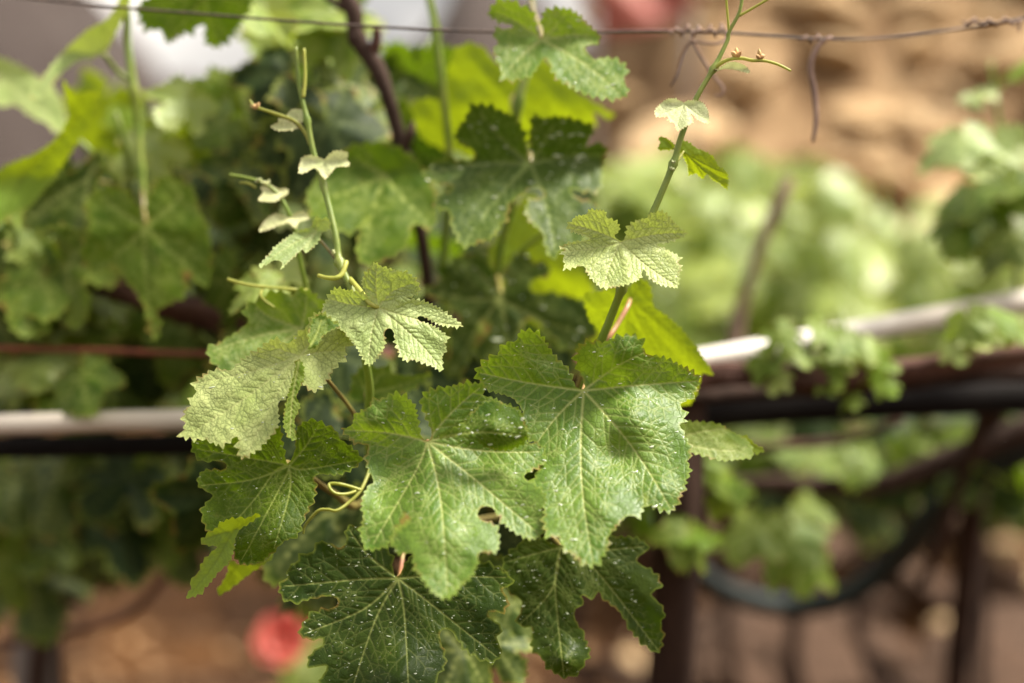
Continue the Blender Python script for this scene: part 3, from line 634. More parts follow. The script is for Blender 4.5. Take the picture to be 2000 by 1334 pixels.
lf2 = hero(vine, L2, one(Z3, 565, 412), .775, 'light', [Z3([(640, 740), (680, 1275)]), Z3([(500, 580), (260, 990)]), Z3([(850, 640), (1190, 930)]), Z3([(780, 370), (1100, 400)]), one(Z3, 100, 350), one(Z3, 860, 110), one(Z3, 1200, 470)],
     label='pale wet leaf in the middle of the front group, pointing down', drops=170, dr=(.7, 1.6), seed=12, grid=2.1, tooth=14, toothh=6, smooth=2,
     depth=dict(gd=-.70, gu=-.05, gl=.22, gr=.10), pleat=.17, quilt=.010, wave=.04, bumps=[(*one(Z3, 330, 600), 40, .16), (*one(Z3, 860, 480), 30, .07), (*one(Z3, 650, 950), 34, -.12), (*one(Z3, 250, 300), 24, -.12)],
     petiole=[(835, 862, .79), (826, 866, .83), (800, 850, .87), (735, 845, .90)], pet_mat='reddish')
LF = Z3([(630, 392), (700, 350), (780, 300), (840, 230), (890, 190), (960, 185), (1030, 215), (1080, 232), (1110, 300), (1128, 350), (1122, 410), (1070, 445), (990, 462), (900, 445), (840, 405), (770, 385), (700, 385)])
J3, mp = cam_mapping(one(Z3, 860, 340), .762)
me = leaf_mesh('folded_lobe', LF, one(Z3, 640, 388), [Z3([(860, 360), (1110, 380)])], mp, S=120, grid=2.1, tooth=12, toothh=4, smooth=2, depth=dict(gd=1.1, gu=.55, gx=.0), pleat=.10, quilt=.015, wave=.02, seed=5, bumps=[(*one(Z3, 950, 330), 16, -.12)])
face_camera(me); o = link('folded_lobe', me, M['mid'], lf2, J3); o['label'] = 'lobe rolled forward, casting a dark crease'
droplets(me, 40, 8, .0003, .0007, o, J3)

def fold(name, LF, J, tips, d, mat, parent, label=None, **kw):
    J3, mp = cam_mapping(J, d); me = leaf_mesh(name, LF, J, tips, mp, **kw); face_camera(me)
    o = link(name, me, M[mat], parent, J3)
    if label: o['label'] = label
    return o
# pale star leaf
L3 = Z1([(1318, 385), (1300, 335), (1265, 305), (1225, 250), (1240, 190), (1290, 130), (1315, 110), (1340, 132), (1400, 150), (1460, 165), (1520, 178), (1580, 230), (1595, 290), (1545, 333), (1505, 340), (1560, 350), (1650, 370), (1730, 412), (1800, 462), (1880, 520), (1820, 525), (1740, 515), (1680, 490), (1625, 460), (1585, 462), (1600, 490), (1680, 520), (1740, 560), (1785, 600), (1760, 640), (1775, 670), (1745, 720), (1745, 815), (1700, 792), (1640, 765), (1560, 740), (1500, 745), (1462, 690), (1440, 620), (1432, 565), (1402, 536), (1370, 562), (1372, 620), (1358, 680), (1320, 730), (1270, 778), (1230, 730), (1190, 660), (1150, 610), (1110, 560), (1050, 520), (1000, 470), (965, 420), (1000, 345), (1045, 278), (1120, 290), (1180, 298), (1250, 318), (1295, 360), (1322, 400)])
hero(vine, L3, one(Z1, 1328, 402), .80, 'pale', [one(Z1, 1870, 518), one(Z1, 1735, 790), one(Z1, 1270, 765), one(Z1, 1020, 350), Z1([(1420, 300), (1570, 240)]), one(Z1, 1320, 125)],
     label='pale five lobed young leaf with deep rounded sinuses, hanging mid left', seed=13, grid=1.8, tooth=9, toothh=4.5, smooth=2, vw=2.4, depth=dict(gd=-.62, gu=-.28, gl=.15, gr=.12), pleat=.22, quilt=.022, wave=.05,
     bumps=[(*one(Z1, 1500, 520), 16, -.08), (*one(Z1, 1200, 500), 16, -.06)], petiole=[(722, 592, .798), (702, 566, .81), (690, 552, .83), (684, 545, .838)], pet_mat='stemy', pet_r=5)

# big pale leaf at the left
L4 = Z1([(935, 440), (890, 470), (870, 520), (800, 580), (740, 640), (662, 605), (600, 640), (550, 680), (480, 720), (430, 760), (372, 812), (300, 805), (205, 832), (160, 870), (118, 905), (150, 950), (97, 1005), (112, 1042), (77, 1060), (62, 1120), (75, 1150), (48, 1245)]) + \
     Z4([(70, 190), (105, 205), (160, 198), (212, 216), (285, 246), (340, 215), (400, 182), (404, 240), (424, 333), (470, 310), (530, 280), (560, 245), (620, 190), (680, 92)]) + \
     Z1([(672, 1050), (690, 1010), (728, 985), (760, 930), (795, 860), (835, 890), (905, 950), (960, 915), (990, 888), (1015, 835), (1065, 770), (1118, 722), (1112, 665), (1163, 630), (1125, 575), (1075, 520), (1030, 490), (985, 450)])
lf4 = hero(vine, L4, one(Z1, 820, 715), .795, 'pale', [Z1([(500, 820), (100, 905)]), Z1([(450, 1000), (90, 1230)]), Z1([(690, 930), (430, 1440)]), one(Z1, 1100, 690), one(Z1, 960, 480), one(Z1, 620, 640)],
     label='large pale leaf leaning to the left over the darker bent leaf', drops=60, dr=(.8, 1.4), seed=14, grid=2.1, tooth=14, toothh=7, smooth=2, vw=2.8, depth=dict(gd=-.38, gl=.12, gu=-.3, gr=.3), pleat=.11, quilt=.007, wave=.03,
     petiole=[(609, 705, .81), (640, 742, .83), (675, 785, .86), (698, 818, .885), (720, 850, .91)], pet_r=4.2)
LF = Z1([(882, 640), (878, 560), (895, 500), (930, 452), (985, 455), (1050, 510), (1080, 525), (1000, 560), (955, 605), (925, 660), (885, 668)])
J3, mp = cam_mapping(one(Z1, 950, 560), .775)
me = leaf_mesh('folded_lobe', LF, one(Z1, 885, 655), [one(Z1, 960, 480)], mp, S=60, grid=2.6, tooth=9, toothh=3, smooth=2, depth=dict(gd=.7, gu=.4, gx=.5), pleat=.1, quilt=.04, wave=.03, seed=6)
face_camera(me); o = link('folded_lobe', me, M['mid'], lf4, J3); o['label'] = 'dark green lobe turned up towards the shade'
LF = Z1([(800, 745), (835, 760), (845, 850), (830, 900), (795, 985), (822, 1045), (782, 1130), (792, 1250), (768, 1266), (722, 1200), (716, 1100), (738, 1000), (765, 900), (790, 800)])
fold('folded_lobe', LF, one(Z1, 812, 750), [Z1([(770, 1000), (755, 1250)])], .785, 'light', lf4, 'narrow lobe hanging edge on', S=80, grid=2, tooth=10, toothh=3, smooth=2, depth=dict(gd=.1, gx=1.2), pleat=.15, quilt=.03, seed=7)
# blurred leaf behind it
L5 = Z1([(210, 680), (262, 650), (380, 580), (480, 500), (460, 430), (520, 370), (620, 312), (700, 300), (770, 325), (805, 275), (850, 285), (900, 310), (970, 380), (990, 450), (950, 520), (900, 590), (800, 680), (600, 760), (420, 830), (330, 820), (275, 780)])
hero(vine, L5, one(Z1, 830, 540), .89, 'light', [one(Z1, 250, 690), one(Z1, 520, 400), one(Z1, 860, 310), one(Z1, 380, 800)], label='slightly blurred green leaf tucked behind the large pale left leaf', seed=15, grid=5, tooth=18, toothh=7, depth=dict(gd=-.5, gu=-.15, gl=-.1), pleat=.15,
     petiole=[(600, 640, .92), (620, 670, .98)])

# lower left leaf, bent
L6 = Z4([(740, 372), (722, 300), (700, 200), (690, 110), (640, 150), (560, 170), (480, 160), (400, 182), (300, 220), (210, 212), (130, 208), (85, 258), (110, 310), (160, 352), (240, 350), (305, 362), (328, 388), (290, 414), (185, 414), (138, 448), (128, 515), (180, 555), (232, 592), (158, 672), (165, 760), (195, 830), (250, 850), (320, 870), (372, 900), (370, 960), (390, 1010), (422, 1052), (510, 1055), (570, 1036), (640, 980), (720, 900), (805, 872), (835, 800), (868, 720), (920, 620), (940, 530), (920, 470), (960, 442), (1075, 444), (1180, 410), (1252, 345), (1212, 290), (1155, 240), (1092, 195), (1065, 132), (1000, 108), (935, 72), (870, 82), (815, 120), (795, 190), (800, 260), (775, 330)])
lf6 = hero(vine, L6, one(Z4, 752, 385), .815, 'mid', [Z4([(660, 420), (520, 610), (300, 860)]), Z4([(720, 480), (430, 1030)]), Z4([(760, 560), (650, 950)]), Z4([(640, 360), (120, 270)]), Z4([(500, 480), (150, 520)]), Z4([(860, 410), (1220, 350)]), one(Z4, 960, 100)],
     label='bent dark leaf at the lower left with its tip turned under', drops=120, dr=(.7, 1.5), seed=16, grid=2.1, tooth=17, toothh=5, smooth=2, vw=2.8, depth=dict(gd=-.30, gu=-.15, gr=.05, gl=.25), pleat=.12, quilt=.015, wave=.03,
     bumps=[(*one(Z4, 620, 850), 42, -.30), (*one(Z4, 350, 650), 30, .15)], petiole=[(562, 902, .83), (600, 925, .86), (655, 965, .90), (700, 985, .95)])
LF = Z4([(145, 905), (190, 860), (250, 815), (310, 765), (375, 745), (450, 748), (555, 712), (500, 765), (440, 800), (390, 860), (372, 960), (340, 1048), (270, 1110), (200, 1200), (110, 1280), (48, 1278), (88, 1222), (75, 1172), (130, 1120), (158, 1050), (212, 990), (262, 940), (190, 930)])
fold('folded_lobe', LF, one(Z4, 370, 830), [one(Z4, 160, 900), one(Z4, 80, 1260), one(Z4, 530, 720)], .80, 'blit', lf6, 'yellow green underside of the curled lobe', S=100, grid=3, tooth=15, toothh=4, smooth=2, depth=dict(gd=-.3, gl=.4, gu=-.6), pleat=.12, seed=8)
LF = Z4([(345, 1030), (400, 1060), (520, 1062), (600, 1030), (650, 975), (620, 1030), (500, 1110), (400, 1190), (285, 1268), (262, 1250), (300, 1180), (335, 1110)])
fold('folded_lobe', LF, one(Z4, 400, 1070), [one(Z4, 280, 1250)], .86, 'blit', lf6, None, S=80, grid=4, tooth=18, toothh=3, smooth=2, depth=dict(gd=.4), seed=9)

# bottom dark wet leaf
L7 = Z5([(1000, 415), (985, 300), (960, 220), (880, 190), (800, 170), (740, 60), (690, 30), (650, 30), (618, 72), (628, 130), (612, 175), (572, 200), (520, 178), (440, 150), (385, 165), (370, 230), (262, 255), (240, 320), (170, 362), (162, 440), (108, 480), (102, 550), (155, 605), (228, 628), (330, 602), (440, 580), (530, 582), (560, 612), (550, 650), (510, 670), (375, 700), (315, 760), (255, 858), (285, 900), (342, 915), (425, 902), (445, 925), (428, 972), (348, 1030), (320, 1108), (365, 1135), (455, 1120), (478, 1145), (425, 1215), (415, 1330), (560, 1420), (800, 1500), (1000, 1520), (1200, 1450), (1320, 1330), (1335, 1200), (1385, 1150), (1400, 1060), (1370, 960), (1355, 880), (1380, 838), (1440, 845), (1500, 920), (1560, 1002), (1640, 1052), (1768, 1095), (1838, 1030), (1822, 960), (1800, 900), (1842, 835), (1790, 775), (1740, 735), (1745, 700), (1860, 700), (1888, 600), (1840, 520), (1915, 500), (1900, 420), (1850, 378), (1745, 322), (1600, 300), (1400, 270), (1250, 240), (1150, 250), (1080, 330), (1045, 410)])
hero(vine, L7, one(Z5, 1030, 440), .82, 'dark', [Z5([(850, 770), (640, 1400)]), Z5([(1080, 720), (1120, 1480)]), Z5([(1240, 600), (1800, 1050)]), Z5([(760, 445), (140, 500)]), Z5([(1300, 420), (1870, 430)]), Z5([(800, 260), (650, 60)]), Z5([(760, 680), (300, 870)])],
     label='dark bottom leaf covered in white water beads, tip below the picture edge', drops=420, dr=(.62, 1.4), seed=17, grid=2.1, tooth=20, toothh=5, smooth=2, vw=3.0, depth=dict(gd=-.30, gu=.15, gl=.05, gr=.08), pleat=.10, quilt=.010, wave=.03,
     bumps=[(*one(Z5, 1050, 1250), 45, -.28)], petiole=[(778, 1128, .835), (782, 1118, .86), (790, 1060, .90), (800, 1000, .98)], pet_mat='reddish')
# bottom right dark leaf
L8 = Z6([(540, 190), (430, 145), (345, 132), (270, 132), (232, 190), (162, 232), (125, 280), (92, 345), (112, 420), (100, 500), (165, 590), (240, 640), (250, 700), (215, 820), (248, 865), (335, 868), (330, 960), (345, 1078), (410, 1108), (452, 1190), (520, 1242), (600, 1290), (680, 1268), (742, 1228), (772, 1150), (815, 1118), (790, 1000), (738, 890), (700, 820), (688, 735), (770, 655), (735, 612), (800, 618), (850, 632), (885, 570), (925, 635), (1010, 695), (1080, 765), (1148, 880), (1200, 950), (1300, 1045), (1388, 1080), (1420, 960), (1402, 830), (1430, 795), (1418, 700), (1322, 598), (1398, 540), (1390, 465), (1330, 405), (1215, 335), (1212, 290), (1292, 240), (1288, 180), (1200, 130), (1000, 118), (800, 100), (640, 118), (590, 180)])
hero(vine, L8, one(Z6, 575, 205), .85, 'dark', [Z6([(530, 540), (600, 1270)]), Z6([(850, 380), (1380, 1060)]), Z6([(440, 240), (120, 330)]), Z6([(900, 230), (1270, 200)]), Z6([(500, 560), (240, 840)])],
     label='dark drooping leaf with a long right lobe under the largest leaf', drops=200, dr=(.62, 1.6), seed=18, grid=2.3, tooth=20, toothh=5, smooth=2, vw=2.8, depth=dict(gd=-.12, gu=.1, gr=.1, gl=.05), pleat=.12, quilt=.012, wave=.04,
     bumps=[(*one(Z6, 600, 1150), 22, -.2)], petiole=[(1092, 1062, .87), (1060, 1030, .92), (1020, 1000, 1.0)])
# pointed leaf showing at the right
L9 = Z2([(1100, 600), (1160, 555), (1200, 545), (1300, 550), (1360, 562), (1400, 590), (1450, 615), (1500, 645), (1525, 720), (1480, 735), (1420, 742), (1350, 742), (1280, 722), (1210, 705), (1120, 680)])
lf9 = hero(vine, L9, one(Z2, 1100, 640), .85, 'light', [one(Z2, 1500, 700), one(Z2, 1380, 580)], label='small pointed leaf poking out at the right of the largest leaf', seed=19, grid=3.5, tooth=14, toothh=4, smooth=2, depth=dict(gd=-.6, gu=.2), pleat=.1, wave=.02, petiole=[(1290, 850, .87), (1250, 830, .9)])
LF = Z2([(1440, 615), (1490, 622), (1530, 660), (1582, 690), (1560, 705), (1515, 705), (1490, 670), (1455, 640)])
fold('folded_lobe', LF, one(Z2, 1450, 625), [one(Z2, 1575, 692)], .855, 'blit', lf9, None, S=40, grid=3, tooth=12, toothh=3, smooth=2)
# backlit leaf behind the largest leaf
L10 = [(1140, 575), (1146, 604), (1150, 622), (1165, 640), (1178, 670), (1160, 700), (1180, 740), (1235, 775), (1300, 790), (1348, 790), (1366, 750), (1372, 728), (1393, 734), (1380, 708), (1345, 660), (1312, 625), (1278, 600), (1273, 575), (1266, 550), (1244, 545), (1228, 562), (1205, 558), (1170, 570)]
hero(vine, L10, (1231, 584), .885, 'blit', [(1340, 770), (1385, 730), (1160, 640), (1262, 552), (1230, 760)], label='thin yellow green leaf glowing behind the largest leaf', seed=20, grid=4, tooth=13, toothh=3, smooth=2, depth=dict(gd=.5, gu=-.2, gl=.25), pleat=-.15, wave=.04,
     petiole=[(1225, 600, .87), (1205, 635, .86), (1186, 665, .855), (1170, 700, .87)], pet_mat='reddish', pet_r=5)
# pale leaf on the tall shoot
L11 = Z7([(538, 372), (500, 335), (540, 290), (522, 225), (440, 190), (425, 140), (372, 130), (290, 125), (278, 158), (182, 185), (165, 212), (120, 242), (132, 280), (182, 310), (250, 332), (298, 352), (280, 372), (180, 385), (100, 410), (52, 440), (100, 448), (52, 485), (95, 492), (80, 530), (100, 560), (86, 610), (170, 590), (250, 582), (285, 640), (322, 690), (372, 742), (420, 760), (520, 748), (620, 722), (700, 690), (735, 605), (768, 650), (830, 710), (900, 738), (960, 745), (1010, 758), (1022, 690), (1032, 630), (1045, 580), (1015, 555), (1040, 520), (970, 472), (900, 440), (842, 405), (930, 390), (1020, 352), (1097, 310), (1040, 280), (960, 200), (880, 132), (850, 150), (790, 152), (770, 190), (682, 212), (612, 262), (598, 320), (575, 372)])
hero(vine, L11, one(Z7, 552, 388), .805, 'pale', [one(Z7, 420, 740), one(Z7, 90, 460), one(Z7, 140, 240), one(Z7, 1085, 312), one(Z7, 1010, 740)], label='pale spread young leaf halfway up the tall right shoot', seed=21, grid=1.8, tooth=8.5, toothh=4, smooth=2, vw=2.2,
     depth=dict(gd=-.75, gu=-.35, gl=.08, gr=.1), pleat=.20, quilt=.022, wave=.04, petiole=[(1216, 486, .812), (1228, 505, .818)], pet_mat='stemy', pet_r=3.2)
# tiny leaves on the tall shoot
L12 = Z8([(320, 668), (270, 645), (212, 645), (152, 690), (132, 722), (138, 758), (200, 760), (245, 728), (212, 780), (258, 802), (275, 853), (330, 825), (380, 793), (368, 742), (402, 775), (480, 804), (480, 742), (468, 705), (428, 660), (345, 655)])
hero(vine, L12, one(Z8, 325, 675), .815, 'palewhite', [one(Z8, 278, 835), one(Z8, 150, 745), one(Z8, 465, 780)], label='tiny whitish leaf near the top of the tall right shoot', seed=22, grid=1.5, tooth=5, toothh=2, smooth=2, vw=1.3, depth=dict(gd=-.7, gu=-.3), pleat=.25, quilt=.022, petiole=[(1346, 208, .818), (1354, 205, .82)], pet_mat='stemy', pet_r=2)
L13 = Z8([(300, 920), (345, 925), (400, 965), (440, 980), (510, 1020), (540, 1080), (602, 1130), (600, 1232), (555, 1195), (510, 1172), (470, 1132), (440, 1165), (400, 1130), (352, 1140), (345, 1080), (312, 1012), (285, 975)])
hero(vine, L13, one(Z8, 318, 985), .825, 'blit', [one(Z8, 595, 1215), one(Z8, 440, 1150), one(Z8, 590, 1130), one(Z8, 355, 1125)], label='small ribbed yellow leaf seen from below on the tall shoot', seed=23, grid=1.6, tooth=6, toothh=2.5, smooth=2, vw=1.6, depth=dict(gd=.5, gu=0), pleat=-.25, quilt=-.03, petiole=[(1325, 312, .822), (1316, 325, .82)], pet_mat='stemy', pet_r=2.4)
L14 = Z8([(152, 972), (165, 930), (155, 895), (200, 898), (255, 940), (250, 970), (200, 975)])
hero(vine, L14, one(Z8, 252, 965), .83, 'blit', [one(Z8, 165, 910)], label='very small folded leaf left of the tall shoot', seed=24, grid=1.5, tooth=5, toothh=2, smooth=2, vw=1.2, depth=dict(gd=.4), petiole=[(1324, 296, .825)], pet_r=2)
L15 = Z8([(535, 462), (565, 432), (600, 412), (620, 405), (660, 405), (720, 430), (752, 475), (700, 466), (640, 452), (580, 448)])
hero(vine, L15, one(Z8, 540, 458), .815, 'palewhite', [one(Z8, 740, 468)], label='narrow unopened leaf below the budding tip of the tall shoot', seed=25, grid=1.5, tooth=5, toothh=2, smooth=2, vw=1.2, depth=dict(gd=-.7, gu=-.6), petiole=[(1396, 136, .82)], pet_r=2)
# left shoot small leaves
L16 = ZB1([(530, 640), (460, 620), (412, 640), (400, 718), (440, 710), (482, 690), (510, 710), (545, 750), (600, 685), (675, 680), (660, 640), (665, 605), (590, 597), (545, 638)])
hero(vine, L16, one(ZB1, 536, 652), .86, 'palewhite', [one(ZB1, 545, 735), one(ZB1, 410, 700), one(ZB1, 665, 650)], label='small whitish leaf sitting across the left young shoot', seed=26, grid=2, tooth=7, toothh=2, smooth=2, vw=1.5, depth=dict(gd=-.7, gu=-.3), pleat=.2, petiole=[(636, 318, .862)], pet_r=2)
L17 = ZB1([(182, 1224), (220, 1180), (270, 1120), (332, 1070), (400, 1032), (466, 1010), (475, 980), (500, 955), (522, 970), (560, 965), (565, 1020), (525, 1040), (502, 1090), (440, 1150), (420, 1130), (382, 1162), (330, 1210), (302, 1240), (310, 1200), (262, 1190), (228, 1212)])
hero(vine, L17, one(ZB1, 492, 1040), .85, 'pale', [one(ZB1, 195, 1220), one(ZB1, 310, 1230), one(ZB1, 440, 1140), one(ZB1, 505, 965)], label='pale ribbed leaf folded to the left of the left young shoot', seed=27, grid=2, tooth=8, toothh=3, smooth=2, vw=2, depth=dict(gd=-.75, gu=-.4, gl=-.1), pleat=.25, quilt=.022, petiole=[(626, 470, .852), (645, 492, .85)], pet_r=2.5)
L18 = ZB1([(185, 1035), (210, 980), (270, 937), (340, 955), (400, 927), (442, 935), (450, 968), (400, 982), (382, 1020), (342, 988), (262, 1012)])
hero(vine, L18, one(ZB1, 345, 958), .90, 'palewhite', [one(ZB1, 195, 1025), one(ZB1, 440, 955)], label='small pale leaf on the short shoot at the left, wings spread', seed=28, grid=2, tooth=8, toothh=2, smooth=2, vw=1.5, depth=dict(gd=-.6), pleat=.2, petiole=[(572, 432, .903)], pet_r=2)
L19 = ZB1([(178, 863), (205, 822), (190, 792), (250, 785), (290, 802), (332, 800), (340, 828), (300, 850), (270, 873), (210, 870)])
hero(vine, L19, one(ZB1, 292, 815), .90, 'palewhite', [one(ZB1, 190, 860)], label='crumpled opening leaf at the tip of the short left shoot', seed=29, grid=2, tooth=7, toothh=2, smooth=2, vw=1.2, depth=dict(gd=-.6), pleat=.2, petiole=[(552, 388, .9)], pet_r=2)
L20 = ZB1([(245, 467), (290, 440), (285, 420), (340, 430), (392, 470), (345, 484), (300, 486)])
hero(vine, L20, one(ZB1, 388, 468), .868, 'palewhite', [one(ZB1, 255, 465)], label='small white downy leaf left of the left shoot tip, the lower of two', seed=30, grid=2, tooth=7, toothh=2, smooth=2, vw=1.2, depth=dict(gd=-.6), petiole=[(590, 252, .868)], pet_r=2)
L21 = ZB1([(335, 400), (370, 370), (432, 380), (432, 432), (385, 436), (350, 415)])
hero(vine, L21, one(ZB1, 400, 432), .868, 'palewhite', [one(ZB1, 345, 390)], label='small white downy leaf left of the left shoot tip, the upper of two', seed=31, grid=2, tooth=7, toothh=2, smooth=2, vw=1.2, depth=dict(gd=-.6), petiole=[(592, 250, .868)], pet_r=2)
# curly tendrils between the lower leaves
td = ptube('tendril', [*[(350+x/3.51, 800+y/3.51, d) for x, y, d in ((1330, 330, .86), (1300, 430, .85), (1240, 560, .84), (1160, 640, .835), (1080, 692, .83), (1020, 685, .83), (960, 690, .83), (905, 740, .83), (860, 800, .83), (852, 850, .83))]], [3.4, 3.4, 3.4, 3.4, 3.2, 3, 3, 3, 2.6, 2], M['stemy'], lsh)
ptube('tendril', [*[(350+x/3.51, 800+y/3.51, d) for x, y, d in ((1245, 552, .84), (1180, 530, .838), (1100, 510, .835), (1030, 510, .835), (1040, 550, .832), (1080, 577, .832), (1150, 578, .835), (1210, 560, .838))]], [3]*8, M['stemy'], lsh)
ptube('shoot', [(600, 930, .87), (655, 965, .90), (700, 985, .95), (760, 900, 1.1), (800, 740, 1.24)], [6, 7, 8, 8, 8], M['stemo'], vine)
ptube('shoot', [(1150, 700, .87), (1090, 850, .92), (1000, 1000, .98), (800, 1000, .98), (790, 860, 1.1), (830, 730, 1.25)], [7, 7, 7, 7, 7, 8], M['stemo'], vine)

# --- softer leaves behind ---------------------------------------------
L22 = ZB2([(990, 520), (975, 440), (950, 300), (890, 200), (790, 150), (700, 112), (560, 100), (515, 200), (440, 290), (450, 380), (560, 440), (572, 505), (520, 525), (400, 515), (300, 520), (250, 560), (200, 610), (200, 655), (290, 702), (400, 715), (395, 760), (290, 790), (280, 880), (380, 912), (400, 1020), (440, 1090), (470, 1165), (540, 1175), (600, 1150), (680, 1130), (760, 1050), (830, 930), (850, 850), (930, 790), (1000, 742), (1080, 742), (1105, 800), (1000, 830), (968, 920), (1020, 1000), (1100, 1080), (1120, 1180), (1170, 1280), (1240, 1210), (1300, 1180), (1400, 1150), (1500, 1000), (1520, 880), (1440, 840), (1350, 800), (1310, 742), (1400, 758), (1530, 750), (1560, 600), (1580, 430), (1510, 390), (1425, 420), (1490, 282), (1400, 230), (1300, 202), (1190, 190), (1095, 205), (1050, 172), (1012, 210), (1010, 300), (995, 380), (1020, 460), (1025, 520)])
hero(vine, L22, one(ZB2, 1005, 548), 1.0, 'midop', [one(ZB2, 510, 1160), one(ZB2, 1200, 1240), one(ZB2, 220, 620), one(ZB2, 600, 130), one(ZB2, 1200, 200), one(ZB2, 1560, 480)], label='dark leaf with upright back lobes above the middle of the picture', drops=90, dr=(1.5, 3), seed=32, grid=5.5, tooth=17, toothh=6, smooth=2, vw=3.5,
     depth=dict(gd=-.75, gu=-.55, gl=.05, gr=.1), pleat=.12, wave=.03, petiole=[(1034, 300, 1.02), (1010, 330, 1.06), (1000, 400, 1.1)])
L23 = ZB3([(860, 330), (900, 275), (980, 255), (1060, 300), (1130, 380), (1300, 410), (1400, 345), (1500, 450), (1640, 570), (1825, 690), (1760, 690), (1690, 660), (1710, 750), (1600, 722), (1500, 700), (1400, 780), (1300, 860), (1150, 960), (1000, 950), (900, 900), (760, 860), (660, 790), (630, 590), (790, 590), (830, 450)])
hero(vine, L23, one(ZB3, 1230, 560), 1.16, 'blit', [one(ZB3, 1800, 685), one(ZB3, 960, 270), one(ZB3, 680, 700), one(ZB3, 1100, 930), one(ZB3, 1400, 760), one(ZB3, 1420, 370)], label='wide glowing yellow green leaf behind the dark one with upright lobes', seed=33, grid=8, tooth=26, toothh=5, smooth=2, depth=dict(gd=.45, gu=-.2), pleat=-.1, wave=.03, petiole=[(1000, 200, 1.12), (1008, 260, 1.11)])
L24 = ZB3([(1375, 215), (1350, 150), (1325, 70), (1250, 30), (1180, -5), (1100, 30), (1078, 90), (1150, 130), (1215, 148), (1205, 168), (1110, 180), (1130, 255), (1100, 300), (1148, 400), (1150, 465), (1250, 470), (1330, 440), (1372, 380), (1415, 345), (1450, 400), (1480, 460), (1560, 510), (1640, 550), (1720, 575), (1850, 585), (1900, 540), (1872, 480), (1890, 410), (1850, 362), (1750, 340), (1700, 355), (1640, 275), (1700, 265), (1732, 220), (1680, 170), (1620, 110), (1560, 60), (1480, 48), (1400, 70), (1395, 130), (1395, 210)])
hero(vine, L24, one(ZB3, 1390, 235), .93, 'light', [one(ZB3, 1160, 450), one(ZB3, 1860, 560), one(ZB3, 1110, 70), one(ZB3, 1700, 215), one(ZB3, 1530, 70)], label='pale leaf at the top edge in front of the wire', drops=40, dr=(1, 2), seed=34, grid=5, tooth=16, toothh=6, smooth=2, depth=dict(gd=-.75, gu=-.3), pleat=.15, quilt=.015, wave=.04, petiole=[(1056, 60, .95), (1042, 20, 1.0), (1038, 0, 1.07)])
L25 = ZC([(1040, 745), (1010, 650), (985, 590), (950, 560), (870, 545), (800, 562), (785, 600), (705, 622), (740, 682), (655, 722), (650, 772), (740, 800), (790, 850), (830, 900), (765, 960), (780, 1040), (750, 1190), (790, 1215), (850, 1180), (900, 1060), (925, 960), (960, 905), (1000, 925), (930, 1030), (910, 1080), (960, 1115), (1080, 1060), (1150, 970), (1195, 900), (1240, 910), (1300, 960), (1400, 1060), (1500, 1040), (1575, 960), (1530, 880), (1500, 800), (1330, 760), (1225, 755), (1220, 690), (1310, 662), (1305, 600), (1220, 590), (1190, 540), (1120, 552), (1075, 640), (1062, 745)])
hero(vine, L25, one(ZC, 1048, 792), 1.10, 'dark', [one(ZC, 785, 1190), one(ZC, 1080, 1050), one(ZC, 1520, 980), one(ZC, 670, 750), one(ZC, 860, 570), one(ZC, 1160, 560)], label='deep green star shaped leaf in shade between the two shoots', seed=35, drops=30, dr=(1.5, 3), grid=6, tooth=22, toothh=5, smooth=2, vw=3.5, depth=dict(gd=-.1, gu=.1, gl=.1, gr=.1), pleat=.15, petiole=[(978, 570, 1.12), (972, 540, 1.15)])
L26 = ZC([(0, 230), (30, 330), (90, 375), (150, 400), (240, 440), (300, 370), (350, 335), (300, 400), (275, 470), (270, 540), (310, 600), (400, 582), (500, 530), (545, 480), (572, 385), (640, 402), (682, 400), (702, 300), (690, 200), (642, 90), (540, 0), (400, -60), (220, -30), (80, 100)])
hero(vine, L26, one(ZC, 420, 120), 1.08, 'mid', [one(ZC, 310, 585), one(ZC, 30, 260), one(ZC, 670, 380), one(ZC, 250, 0)], label='wide soft green leaf in front of the brown cane fork', seed=36, grid=7, tooth=22, toothh=6, smooth=2, depth=dict(gd=-.85, gu=-.1), pleat=.15, petiole=[(770, 320, 1.1), (785, 300, 1.13)])
L27 = Z1([(1150, 1000), (1160, 900), (1175, 840), (1260, 780), (1330, 800), (1405, 775), (1420, 830), (1550, 850), (1680, 828), (1600, 900), (1470, 975), (1300, 1010)])
hero(vine, L27, one(Z1, 1250, 960), .95, 'mid', [one(Z1, 1660, 835), one(Z1, 1390, 800), one(Z1, 1190, 830)], label='half hidden green leaf beneath the pale star leaf', seed=37, grid=5, tooth=18, toothh=5, smooth=2, depth=dict(gd=-.4, gu=-.1), petiole=[(720, 800, .9)])
L28 = [(955, 500), (990, 430), (1010, 400), (1040, 378), (1075, 420), (1110, 480), (1150, 545), (1170, 600), (1185, 680), (1150, 690), (1080, 650), (1000, 600)]
hero(vine, L28, (1020, 520), 1.2, 'blit', [(1160, 660), (1040, 400)], label='glowing backlit leaf behind the deep green star shaped leaf', seed=38, grid=8, tooth=24, toothh=5, smooth=2, depth=dict(gd=.4), petiole=[(990, 560, 1.2)])

